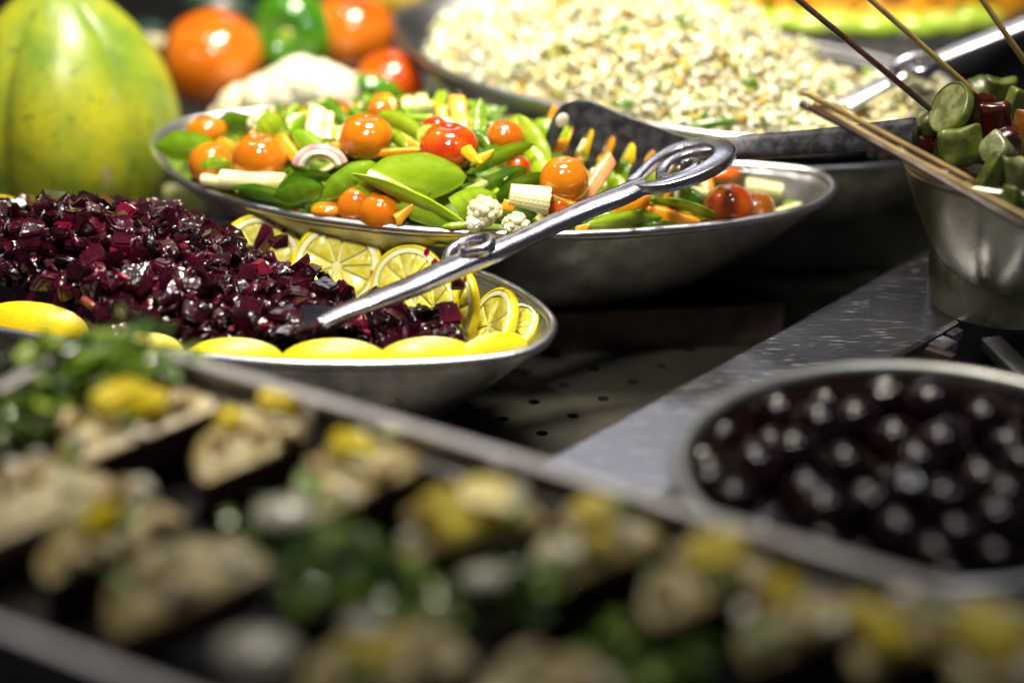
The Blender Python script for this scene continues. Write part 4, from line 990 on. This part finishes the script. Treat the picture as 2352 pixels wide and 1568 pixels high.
# ------------------------------------------------------------------ background vegetables
c = at(150, 268, 7.2)
def papf(d, th, ph):
    lob = abs(math.cos(2.5 * ph + .4)) ** .5
    k = 1 - .15 * (1 - lob) * math.sin(th) ** .6
    z = d.z
    rr_ = math.sin(th) ** .92 * (1 - .10 * z)
    top = .10 * math.exp(-(th / .38) ** 2)
    return V((math.cos(ph) * rr_ * k, math.sin(ph) * rr_ * k, z * 1.10 + top))
pap = thing('papaya', 'large ribbed green yellow papaya standing at the back left', 'papaya', c - V((0, 0, 7.15)))
me = sphere_mesh('skin', 6.6, M['pap'], 120, 60, papf); obj('skin', me, (0, 0, 7.2), parent=pap)
for (ph, z, w1, h1) in [(R(-62), -1.8, .35, 1.6), (R(-118), -3.2, .9, .5), (R(-50), 2.8, .3, .5), (R(-28), -.5, .3, 2.2), (R(-80), -4, .3, 1.2)]:
    th = math.acos(max(-1, min(1, z / 7.3))); vs = []
    for k in range(12):
        a = 2 * math.pi * k / 12; jt = random.uniform(.6, 1.25)
        th2 = th + h1 / 7 * math.sin(a) * jt; ph2 = ph + w1 / 6.6 * math.cos(a) * jt
        d = V((math.sin(th2) * math.cos(ph2), math.sin(th2) * math.sin(ph2), math.cos(th2))); vs.append(papf(d, th2, ph2) * 6.63 + V((0, 0, 7.2)))
    d = V((math.sin(th) * math.cos(ph), math.sin(th) * math.sin(ph), math.cos(th))); vs.append(papf(d, th, ph) * 6.66 + V((0, 0, 7.2)))
    obj('scar', mesh('scar', vs, [(k, (k + 1) % 12, 12) for k in range(12)], M['papscar']), parent=pap)
def veg_sphere(name, px, py, r_px, zc, m, label, cat, fn=None, group=None, seg=48, ring=30, rot=(0, 0, 0), sc=(1, 1, 1)):
    p = at(px, py, zc); r = r_px / (FPX / depth(p)); me = sphere_mesh(name, r, m, seg, ring, fn)
    o = obj(name, me, p); o.rotation_euler = rot; o.scale = sc; return tag(o, label, cat, group), p, r
tomf = lambda d, th, ph: V((d.x * (1 + .018 * math.cos(5 * ph)), d.y * (1 + .018 * math.cos(5 * ph)), d.z * .92 - .1 * math.exp(-(th / .35) ** 2)))
G = 'large tomatoes behind the dishes'
t1 = thing('tomato', 'large red orange tomato between the papaya and the green pepper', 'tomato', at(487, 132, 8.0), G)
p = at(487, 132, 8.0); r = 118 / (FPX / depth(p)); o = obj('skin', sphere_mesh('skin', r, M['bigtom'], 48, 30, tomf), parent=t1); o.rotation_euler = (R(20), R(-15), 0)
veg_sphere('tomato', 810, 75, 102, 8.6, M['bigtom'], 'large orange tomato at the top edge right of the green pepper', 'tomato', tomf, G, rot=(R(10), R(20), 1))
veg_sphere('tomato', 893, 195, 84, 7.5, M['bigtom'], 'large tomato in shade beside the shredded salad dish, right of the cauliflower', 'tomato', tomf, G, rot=(R(-30), 0, 2))
veg_sphere('green_pepper_tip', 870, 205, 44, 8.3, M['pepper'], 'small dark green pepper piece on the shaded tomato', 'green pepper', None, None, sc=(1.4, .8, .7), rot=(0, R(25), 0))
# bell pepper, blossom end towards the camera
p = at(672, 78, 8.8); r = 98 / (FPX / depth(p))
pf = lambda d, th, ph: V((d.x, d.y, d.z * .95)) * ((1 + .10 * abs(math.cos(1.5 * ph + .5)) * math.sin(th)) * (1 - .38 * math.exp(-(th / .42) ** 2)))
pp = thing('bell_pepper', 'shiny green bell pepper seen from its lobed end', 'bell pepper', p)
o = obj('skin', sphere_mesh('skin', r, M['pepper'], 60, 36, pf), parent=pp); o.rotation_euler = (R(74), 0, R(-12))
o = obj('blossom_end', sphere_mesh('blossom_end', r * .30, M['peppale'], 20, 12), (-.1, -r * .55, r * .05), parent=pp); o.scale = (1, .6, 1)
# cauliflower head
mb = MB(); rgc = random.Random(4)
for px, py, r_, z in [(690, 195, 66, 8.5), (655, 215, 66, 8.0), (728, 198, 60, 8.3), (610, 230, 60, 7.6), (765, 215, 62, 8), (800, 228, 60, 7.4), (560, 255, 62, 6.5), (700, 250, 90, 6.2), (830, 240, 62, 6.8), (640, 280, 80, 5.5), (790, 280, 70, 5.5), (520, 285, 46, 5.6)]:
    p = at(px, py, z); r = r_ / (FPX / depth(p)); vs = []; fs = []
    for i in range(25):
        th = math.pi * i / 24
        for j in range(36):
            ph = 2 * math.pi * j / 36; d = V((math.sin(th) * math.cos(ph), math.sin(th) * math.sin(ph), math.cos(th)))
            q = p + d * r; vs.append(q + d * (.16 * abs(noise.noise(q * 1.6)) + .05 * noise.noise(q * 5)))
    for i in range(24):
        for j in range(36): fs.append((i * 36 + j, (i + 1) * 36 + j, (i + 1) * 36 + (j + 1) % 36, i * 36 + (j + 1) % 36))
    mb.add(vs, fs)
tag(obj('cauliflower', mb.build('cauliflower', M['caul'])), 'cream white cauliflower head behind the vegetable dish', 'cauliflower')
# gourds
g, p, r = veg_sphere('gourd', 338, 98, 62, 6.6, M['gourd'], 'x', 'gourd', None); g['label'] = 'dark green gourd with a pale stem end behind the papaya'; g.scale = (1.05, 1, .8)
o = obj('stem_end', sphere_mesh('stem_end', 1.0, M['gourdend'], 20, 10), (.8, -1.35, .5), parent=g); o.scale = (1.1, .5, .6)
veg_sphere('gourd', 510, 20, 60, 9.0, M['gourd'], 'dark gourd at the top edge behind the large red orange tomato', 'gourd', sc=(1.6, 1, .8), rot=(0, R(15), 0))
veg_sphere('yellow_squash', 905, -12, 60, 9.5, M['yell'], 'yellow squash at the top edge left of the shredded salad dish', 'squash', sc=(1.3, 1, 1), rot=(0, R(30), 0))
veg_sphere('yellow_squash', 1530, -34, 46, 8.5, M['yell'], 'yellow squash at the top edge behind the shredded salad', 'squash', sc=(2.2, 1, .8))
# pale shard between papaya and dish, olive leaf
vs, fs = pod_geo(3.8, 1.6, .5, .3, peas=False)
o = obj('leaf', mesh('leaf', vs, fs, M['papscar']), at(428, 482, 3.2), rot=frame((.6, -.4, -.55), (.2, -.9, .5)).to_quaternion()); tag(o, 'dull pale green leaf under the left tip of the vegetable dish', 'leaf')

# ------------------------------------------------------------------ right bowl E on ring stand with skewers
atE = lambda px, py, z: at(px, py, z - 1.2)
cE = at(2352, 350, 13.3); RE = 277 / (FPX / depth(cE))
cE = V((at(2066, 345, 13.3).x + RE, cE.y, 0))
pts = [V((cE.x + RE * math.cos(a), cE.y + RE * math.sin(a), 0)) for a in np.linspace(0, 2 * math.pi, 25)[:-1]]
dE = Dish('skewer_bowl', 'greenish steel bowl holding grilled vegetable skewers at the right edge', 'bowl', None, 13.3, 6.2, .24, M['sheenbowl'], M['sheenbowl'], world=pts, power=.46, rim_r=.3)
cR = V((cE.x + .2, cE.y + 1.2, 5.02)); rr_o = RE * .70
n = 64; vs = []; fs = []
prof = [(rr_o, 0), (rr_o, 2.9), (rr_o - .12, 3.05), (rr_o - .3, 3.05), (rr_o - .4, 2.9), (rr_o - .4, 0)]
for i in range(n):
    a = 2 * math.pi * i / n
    for r_, z in prof: vs.append((r_ * math.cos(a), r_ * math.sin(a), z))
k = len(prof)
for i in range(n):
    for j in range(k): fs.append((i * k + j, ((i + 1) % n) * k + j, ((i + 1) % n) * k + (j + 1) % k, i * k + (j + 1) % k))
tag(obj('ring_stand', mesh('ring_stand', vs, fs, M['sheenbowl'], angle=40), cR), 'steel ring stand under the skewer bowl', 'stand')
# vegetables on skewers
def E3(px, py, z): return at(px, py, z)
def blob(m, sx, sy, sz, seed, name, p=.38, amp=.06):
    vs = []; fs = []; nx, ny = 24, 15; sg = lambda v: math.copysign(abs(v) ** p, v)
    for i in range(ny + 1):
        th = math.pi * i / ny
        for j in range(nx):
            ph = 2 * math.pi * j / nx
            d = V((sg(math.sin(th)) * sg(math.cos(ph)) * sx / 2, sg(math.sin(th)) * sg(math.sin(ph)) * sy / 2, sg(math.cos(th)) * sz / 2))
            d += V((noise.noise(d * .9 + V((seed, 0, 0))), noise.noise(d * .9 + V((0, seed, 0))), noise.noise(d * .9 + V((0, 0, seed))))) * amp * 3
            d.z += .22 * (d.x / sx * 2) ** 2
            vs.append(d)
    for i in range(ny):
        for j in range(nx): fs.append((i * nx + j, (i + 1) * nx + j, (i + 1) * nx + (j + 1) % nx, i * nx + (j + 1) % nx))
    return mesh(name, vs, fs, m)
def lump(name, px, py, z, sx, sy, sz, m, label, cat, rot=(0, 0, 0), seed=1, grp='grilled vegetables in the skewer bowl'):
    me = blob(m, sx, sy, sz, seed, name)
    o = obj(name, me, atE(px, py, z)); o.rotation_euler = rot; return tag(o, label, cat, grp)
heapE = dE.heap([(cE.x - RE, 10.8), (cE.x - RE * .6, 11.8), (cE.x, 12.3), (cE.x + RE, 11)], 10.8, ins=.8, pw=.5)
tag(obj('skewer_sauce', heap_mesh('skewer_sauce', dE, lambda x, y: heapE(x, y) - .6, M['grillr'], ins=.8, amp=.5)), 'dark sauce and scraps in the bottom of the skewer bowl', 'sauce', kind='stuff')
# zucchini slice: curved disc
t = thing('zucchini_slice', 'grey green zucchini slice skewered at the top left of the bowl', 'zucchini', atE(2185, 250, 16))
vs, fs = disc_ring(1.55, 1.75, -.2, .2, 36); o = obj('rind', mesh('rind', vs, fs, M['grill'], angle=60), parent=t); 
vs = [(1.56 * math.cos(2 * math.pi * i / 36), 1.56 * math.sin(2 * math.pi * i / 36), z) for z in (.17, -.17) for i in range(36)]
o = obj('flesh', mesh('flesh', vs, [tuple(range(36)), tuple(range(71, 35, -1))] + [(i, i + 36, (i + 1) % 36 + 36, (i + 1) % 36) for i in range(36)], M['grillp'], False), parent=t)
t.rotation_mode = 'QUATERNION'; t.rotation_quaternion = V((-.80, -.12, .55)).normalized().to_track_quat('Z', 'Y')
t.scale = (1.1, .8, 1.3)
lump('red_pepper_piece', 2240, 262, 15.2, 2.0, .8, 2.0, M['grillr'], 'dark red grilled pepper behind the square green piece', 'pepper piece', (0, R(20), R(30)), 2)
lump('red_pepper_piece', 2290, 290, 15.0, 1.6, .8, 2.4, M['grillr'], 'dark maroon grilled pepper right of centre in the bowl', 'pepper piece', (0, R(-10), R(-20)), 3)
lump('green_pepper_piece', 2208, 340, 14.8, 2.2, 1.0, 1.9, M['grill'], 'square green grilled pepper, largest piece at the front', 'pepper piece', (R(-20), R(-6), R(8)), 4)
lump('green_pepper_piece', 2274, 408, 14.4, .9, .9, 2.4, M['grill'], 'narrow upright green pepper strip near the front rim', 'pepper piece', (0, R(28), R(10)), 5)
lump('green_pepper_piece', 2335, 240, 15.6, 1.3, .8, 1.6, M['grill'], 'bright green pepper piece at the right edge above', 'pepper piece', (0, R(20), R(30)), 6)
lump('zucchini_piece', 2330, 400, 14.6, 1.2, 1.0, 1.6, M['grillp'], 'pale zucchini piece at the right edge of the bowl', 'zucchini', (0, 0, R(20)), 7)
lump('zucchini_piece', 2325, 470, 14.1, 1.1, 1.0, 1.3, M['grill'], 'dull green zucchini piece low at the front rim', 'zucchini', (0, R(20), R(50)), 8)
lump('orange_pepper_piece', 2345, 300, 15.2, .8, .8, 2.0, mat('grilled_orange_pepper', (.36, .14, .01), (.16, .05, .01), 120, rough=.4, coat=.3, detail=8), 'orange pepper strip at the right edge of the bowl', 'pepper piece', (0, R(10), R(50)), 9)
for i, (px, py, z_, m_, lab_) in enumerate([(2300, 215, 15.2, M['grill'], 'olive pepper piece against the back rim of the skewer bowl'), (2135, 285, 14.6, M['grillp'], 'pale olive zucchini bit under the zucchini slice'), (2175, 298, 14.3, M['grillr'], 'charred red bit left of the square green piece'), (2290, 350, 14.8, M['grillp'], 'pale bit between the square and the upright green pieces'), (2312, 330, 15.0, M['grillr'], 'dark red bit above the pale zucchini piece'), (2250, 210, 14.8, M['grill'], 'green bit behind the dark red pepper')]):
    lump('vegetable_bit', px, py, z_, 1.6, 1.1, 1.5, m_, lab_, 'vegetable piece', (i * .7, i * 1.3, i), 60 + i)
for i, (px, py) in enumerate([(2150, 300), (2170, 420), (2230, 450), (2300, 360), (2360, 350), (2370, 430), (2260, 350), (2120, 330)]):
    lump('grilled_scrap', px, py, 13.6, 1.4, 1.0, 1.2, M['grillr'] if i % 2 else M['grill'], 'small charred vegetable scrap deep in the skewer bowl', 'vegetable scrap', (i, i * 2, i * 3), 20 + i, 'charred scraps in the skewer bowl')
def skewer(p, label, r, m):
    path = smooth_curve(p, 14); o0 = path[0]
    vs, fs = sweep(path, circ(8), V((0, 0, 1)), False, [r] * 13 + [r * .6], [r] * 13 + [r * .6])
    o = obj('skewer', mesh('skewer', vs, fs, m, origin=o0), o0); return tag(o, label, 'skewer', 'skewers in the right bowl')
skewer([atE(2150, 262, 15.2), atE(1985, 125, 18.6), atE(1790, -36, 22)], 'dark charred skewer rising to the top edge, leftmost of the three rising ones', .16, M['burnt'])
skewer([atE(2300, 268, 14.8), atE(2200, 178, 16.8), atE(1950, -45, 22)], 'tan bamboo skewer rising behind the zucchini slice, middle of the three', .15, M['skewer'])
skewer([atE(2420, 230, 14.8), atE(2345, 128, 17.5), atE(2235, -30, 21)], 'pale bamboo skewer at the top right corner, rightmost of the three', .16, M['skewer'])
skewer([atE(1842, 210, 18.5), atE(2017, 300, 16.8), atE(2242, 419, 14.9)], 'low skewer with a dark tip reaching left over the fork handle, upper one', .15, M['skewer'])
skewer([atE(1841, 238, 18.2), atE(2040, 345, 16.6), atE(2370, 530, 14.9)], 'lower dark skewer crossing the bowl front beside its pale neighbour', .16, M['burnt'])
skewer([atE(1870, 238, 17.8), atE(2060, 345, 16.5), atE(2400, 520, 15.1)], 'pale skewer lying on the lower dark skewer', .14, M['skewer'])

# ------------------------------------------------------------------ bowl F of dark cherries
cF = at(2108, 1080, 10.3); RF = 9.9
pts = [V((cF.x + RF * math.cos(a), cF.y + RF * math.sin(a), 0)) for a in np.linspace(0, 2 * math.pi, 33)[:-1]]
dF = Dish('cherry_bowl', 'round grey rimmed bowl of glossy black cherries', 'bowl', None, 10.3, 5.05, .5, M['bowlin'], M['bowlrim'], world=pts, power=.5, rim_r=.36, th=.4)
n = 48; vs = []
vs = [(cF.x + 9.0 * math.cos(2 * math.pi * i / n), cF.y + 9.0 * math.sin(2 * math.pi * i / n), 8.9) for i in range(n)]
tag(obj('cherry_syrup', mesh('cherry_syrup', vs, [tuple(range(n))], M['syrup'], False)), 'dark syrup around the black cherries', 'syrup', kind='stuff')
om = sphere_mesh('cherry', 1.2, M['olive'], 28, 16, lambda d, th, ph: d * (1 - .12 * math.exp(-(th / .3) ** 2)))
rg = random.Random(21); pts = []
tries = 0
while len(pts) < 60 and tries < 9000:
    tries += 1; a = rg.uniform(0, 6.28); r_ = 9.0 * math.sqrt(rg.random())
    if all((r_ * math.cos(a) - x) ** 2 + (r_ * math.sin(a) - y) ** 2 > 1.95 ** 2 for x, y in pts): pts.append((r_ * math.cos(a), r_ * math.sin(a)))
for x, y in pts:
    rr2 = math.hypot(x, y); o = obj('cherry', om, (cF.x + x, cF.y + y, 9.1 + .5 * (1 - rr2 / 8.3) + rg.uniform(-.35, .3))); o.rotation_euler = (rg.uniform(-1, 1), rg.uniform(-1, 1), rg.uniform(0, 6))
    s = rg.uniform(.82, 1.15); o.scale = (s, s * rg.uniform(.85, 1), s * .95)
    tag(o, 'glossy black cherry in the round grey rimmed bowl', 'cherry', 'black cherries in the round bowl')

# ------------------------------------------------------------------ foreground basket G
ZB = 13.0
Kc = at(232, 762, ZB); Kr = at(2352, 1402, ZB); gu = (Kr - Kc).normalized(); gv = V((gu.y, -gu.x, 0))
if gv.y > 0: gv = -gv
Wb = (at(170, 1500, ZB) - Kc).dot(gv)
Lb = 60
bk = thing('canape_tray', 'blurred steel rail tray holding the canapes in the foreground', 'tray', Kc + gu * Lb / 2 + gv * Wb / 2 + V((0, 0, -12.9)))
bo = Kc + gu * Lb / 2 + gv * Wb / 2 + V((0, 0, -12.9))
def brail(a, b2, z0, z1, th, name, m, side=0):
    """flat bar from a to b2 between heights z0 and z1"""
    d = (b2 - a).normalized(); l = V((d.y, -d.x, 0)) * th / 2
    vs = [V((p.x, p.y, z)) + s_ * l for z in (z0, z1) for p, s_ in ((a, -1), (b2, -1), (b2, 1), (a, 1))]
    me = mesh(name, vs, [(3, 2, 1, 0), (4, 5, 6, 7), (0, 1, 5, 4), (1, 2, 6, 5), (2, 3, 7, 6), (3, 0, 4, 7)], m, False, origin=bo)
    o = obj(name, me, parent=bk); md = o.modifiers.new('b', 'BEVEL'); md.width = .0006; md.segments = 2
    return o
k00, k10, k11, k01 = Kc, Kc + gu * Lb, Kc + gu * Lb + gv * Wb, Kc + gv * Wb
brail(k00, k10, ZB - .25, ZB, .62, 'top_rail', M['rail']); brail(k01, k11, ZB - .25, ZB, .62, 'top_rail', M['rail'])
brail(k00 + gv * .32, k01 - gv * .32, ZB - .25, ZB, .62, 'top_rail', M['rail']); brail(k10 + gv * .32, k11 - gv * .32, ZB - .25, ZB, .62, 'top_rail', M['rail'])
brail(k00 + gu * .2, k10 - gu * .2, .3, ZB - .27, .12, 'side_panel', M['panel']); brail(k01 + gu * .2, k11 - gu * .2, .3, ZB - .27, .12, 'side_panel', M['panel'])
brail(k00 + gv * .2, k01 - gv * .2, .3, ZB - .27, .12, 'side_panel', M['panel'])
mid0, mid1 = k00 + gv * Wb * .5, k10 + gv * Wb * .5
brail(mid0 + gu * .3, mid1 - gu * .3, 8.0, 8.3, Wb - .4, 'tray_floor', M['canfloor'])
for i in range(7):
    q = k00 + gu * (2 + i * 9.2) + gv * .42
    obj_ = brail(q, q + gu * .5, 8.35, ZB - .27, .35, 'post', M['rail'])
for i in range(6):
    q0 = k00 + gu * (3.6 + i * 9.2) + gv * .5; L_ = 6.6; zc = ZB - 2.2
    pth = [q0 + gu * (L_ / 2 + (L_ / 2 - .8) * math.copysign(1, math.cos(a)) + .8 * math.cos(a)) + V((0, 0, zc - ZB + .85 * math.sin(a))) for a in np.linspace(0, 2 * math.pi, 33)[:-1]]
    vs, fs = sweep(pth, circ(8), gv, True, [.22] * 32, [.22] * 32)
    obj('wire_loop', mesh('wire_loop', vs, fs, M['rail'], origin=bo), parent=bk)
# canapes
def canape(px, py, z, ang, label, yel, seed, L=5.0, W=3.0, tilt=17):
    L *= 1.22; W *= 1.12; z -= .3; yel = [(a, b_ + .6, c_ * 1.15) for a, b_, c_ in yel]
    rgq = random.Random(seed); p = at(px, py, z)
    r = thing('canape', label, 'canape', p, 'canapes on dark bread in the foreground tray')
    r.rotation_euler = (R(tilt), R(-8), R(ang))
    # half-moon slice of dark bread
    n = 22; ol = [(L / 2 * math.cos(a), W * .75 * math.sin(a) - W * .35) for a in np.linspace(0, math.pi, n)] + [(-L / 2 * .96, -.35 - W * .35), (L / 2 * .96, -.35 - W * .35)]
    n = len(ol); vs = [(x * s_, y * s_, z_) for z_, s_ in ((-2.1, .80), (-1.9, .86), (.25, 1), (.35, .96)) for x, y in ol]
    fs = [tuple(range(n - 1, -1, -1)), tuple(3 * n + i for i in range(n))] + [(l * n + i, l * n + (i + 1) % n, (l + 1) * n + (i + 1) % n, (l + 1) * n + i) for l in range(3) for i in range(n)]
    obj('bread', mesh('bread', vs, fs, M['bread'], angle=50), parent=r)
    # cream: lumpy domed slab following the outline
    vs = []; fs = []; nr = 8
    for i in range(nr + 1):
        k = i / nr
        for j, (x, y) in enumerate(ol):
            q = V((x * k * .95, y * k * .95,   .36 + .42 * (1 - k ** 4)))
            q.z += .38 * noise.noise(V((q.x + seed * 5, q.y, 0)) * 1.3) + .12 * noise.noise(V((q.x + seed * 5, q.y, 0)) * 3.3); q.z = max(q.z, .30); vs.append(q)
    for i in range(nr):
        for j in range(n): fs.append((i * n + j, (i + 1) * n + j, (i + 1) * n + (j + 1) % n, i * n + (j + 1) % n))
    obj('cream_topping', mesh('cream_topping', vs, fs, M['cream']), parent=r)
    for (x, y, s_) in yel:
        me = chunk(M['mango'], rgq, .35, 1.5 * s_, 1.2 * s_, .8 * s_, 'mango_piece'); o = obj('mango_piece', me, (x, y, 1.05), parent=r); o.rotation_euler = (rgq.uniform(-.3, .3), rgq.uniform(-.3, .3), rgq.uniform(0, 3))
    for _ in range(4):
        vs, fs = pod_geo(rgq.uniform(.8, 1.5), rgq.uniform(.4, .8), .16, .12, peas=False)
        q = obj('garnish_leaf', mesh('garnish_leaf', vs, fs, rgq.choice([M['chive'], M['caulf'], M['cream']])), (rgq.uniform(-L * .36, L * .36), rgq.uniform(-W * .4, W * .3), .95), parent=r); q.rotation_euler = (rgq.uniform(-.5, .5), rgq.uniform(-.5, .5), rgq.uniform(0, 6))
    for _ in range(3):
        me = chunk(M['white'], rgq, .3, rgq.uniform(.5, .9), rgq.uniform(.4, .7), .4, 'onion_bit'); q = obj('onion_bit', me, (rgq.uniform(-L * .4, L * .4), rgq.uniform(-W * .45, W * .3), .98), parent=r); q.rotation_euler = (0, 0, rgq.uniform(0, 3))
    for _ in range(3):
        me = sphere_mesh('meat_bit', 1, mat('pink_meat_bit', (.30, .19, .06), (.42, .30, .10), 90, rough=.3, coat=.6), 12, 8); q = obj('meat_bit', me, (rgq.uniform(-L * .36, L * .36), rgq.uniform(-W * .4, W * .3), .9), parent=r); q.scale = (rgq.uniform(.4, .7), rgq.uniform(.35, .6), .3); q.rotation_euler = (0, 0, rgq.uniform(0, 3))
    return r
for a in [
 (290, 970, 11.6, 32, 'canape with a tall yellow cube just below the parsley, topmost on the left', [(.0, -.3, 1.2), (.7, -1.0, 1.0)], 1, 6.0, 3.2),
 (575, 1010, 11.4, 34, 'canape with two small yellow dots left of the steel brace', [(-.6, .0, .8), (1.6, -.3, 1.0)], 2, 5.2, 3.2),
 (800, 1098, 11.6, 36, 'canape with one yellow cube directly below the top rail', [(.5, .0, .95)], 3, 5.2, 3.2),
 (1065, 1215, 11.8, 22, 'canape with the widest yellow topping in the middle of the picture', [(-.7, -.8, 1.3), (.9, -.5, 1.3)], 4, 5.0, 2.7),
 (1345, 1262, 11.8, 28, 'canape right of the widest yellow one with a lime yellow cube', [(.6, .1, 1.0), (.2, -1.3, .7)], 5, 4.6, 3.0),
 (1595, 1342, 11.8, 28, 'canape with a yellow cube on its right side, under the rail below the cherry bowl', [(.9, -.6, 1.2)], 6, 4.6, 3.0),
 (1810, 1440, 11.8, 25, 'olive tinted canape with a pale round glint at the lower right', [(.2, .2, .9)], 7, 4.2, 3.0),
 (2070, 1455, 11.8, 28, 'canape second from the bottom right corner', [(-1.3, .2, .8), (-1.2, -1.2, 1.0)], 8, 4.6, 3.0),
 (2300, 1530, 11.8, 25, 'canape cut by the bottom right corner with a big yellow cube', [(-.2, .1, 1.4)], 9, 4.2, 3.0),
 (55, 1150, 11.4, 35, 'large pale canape cut by the left edge of the picture', [], 10, 5.6, 4.0),
 (230, 1235, 11.4, 35, 'canape with a yellow cube and a green leaf near the left edge', [(.1, -.6, 1.0)], 11, 5.2, 2.8),
 (400, 1335, 11.6, 33, 'pale canape without yellow cubes in the lower left', [], 12, 5.6, 3.6),
 (860, 1530, 11.9, 22, 'canape at the bottom edge left of centre with a round white glint', [(-.1, -.6, 1.2)], 13, 5.4, 3.4),
 (1240, 1580, 11.6, 10, 'rounded canape top cut by the bottom edge at the centre', [], 14, 4.6, 3.0),
 ]: canape(*a)
# parsley clumps
def parsley(px, py, z, wx, wy, wz, n, label, seed, sz=1.0):
    rgp = random.Random(seed); mb = MB(); c = at(px, py, z)
    for _ in range(n):
        q = V((rgp.gauss(0, .42), rgp.gauss(0, .42), rgp.gauss(0, .42))); q = V((q.x * wx, q.y * wy, abs(q.z) * wz))
        s_ = rgp.uniform(.35, .7) * sz; k = 9
        mt = Matrix.Translation(q) @ qrand(rgp).to_matrix().to_4x4()
        vs = [(0, 0, .0)]
        for i in range(k):
            a = 2 * math.pi * i / k; rr3 = s_ * (1 if i % 2 else .62); vs.append((rr3 * math.cos(a), rr3 * math.sin(a), .22 * s_ * math.sin(3 * a)))
        vs += [(x, y, z_ - .05) for x, y, z_ in vs]
        fs = [(0, 1 + i, 1 + (i + 1) % k) for i in range(k)] + [(k + 1, k + 2 + (i + 1) % k, k + 2 + i) for i in range(k)] + [(1 + i, k + 2 + i, k + 2 + (i + 1) % k, 1 + (i + 1) % k) for i in range(k)]
        mb.add(vs, fs, mt)
    o = obj('parsley', mb.build('parsley', M['pars'], smooth=False), c); return tag(o, label, 'parsley', 'parsley clumps between the canapes')
parsley(235, 850, 12.4, 3.2, 2.2, 1.4, 300, 'large bright parsley clump at the left below the beetroot', 1)
parsley(60, 975, 11.4, 2.4, 2.2, 1.4, 130, 'darker parsley clump cut by the left edge', 2)
parsley(650, 1250, 10.5, 2.6, 2.4, 1.0, 110, 'parsley in the middle left between two canape rows', 4)
parsley(790, 1340, 10.5, 2.8, 2.4, 1.3, 190, 'brightest low parsley clump in the lower middle', 5, 1.2)
parsley(990, 1420, 10.2, 2.4, 1.8, 1.0, 90, 'parsley below the widest yellow canape', 6)
parsley(1480, 1520, 9.6, 3.4, 2.0, 1.0, 100, 'dark parsley at the bottom right of centre', 7)
parsley(1170, 1370, 10.8, 1.6, 1.4, 1.4, 80, 'pale parsley bits under the lime yellow canape', 9)
# sauce dollops by the parsley; bottom two are white blobs added for highlights
for px, py, z, s_, lab in [(655, 1185, 12.0, 1.3, 'pale shiny sauce dollop above the middle parsley'), (590, 1500, 12.2, 1.5, 'white blob added for a highlight near the bottom edge left of centre'), (840, 1440, 13.2, .8, 'round white ball added for a glint on the bottom edge canape'), (1110, 1330, 12.0, .9, 'pale green dollop between the wide canape and the parsley')]:
    me = sphere_mesh('dollop_and_glint', 1, mat('white_sauce_and_glint', (.62, .58, .48), (.5, .5, .38), 60, rough=.2, coat=.8), 20, 12, lambda d, th, ph: d * (1 + .1 * noise.noise(d * 2)))
    o = obj('dollop_and_glint', me, at(px, py, z)); o.scale = (s_, s_ * .8, s_ * .5); tag(o, lab, 'sauce')
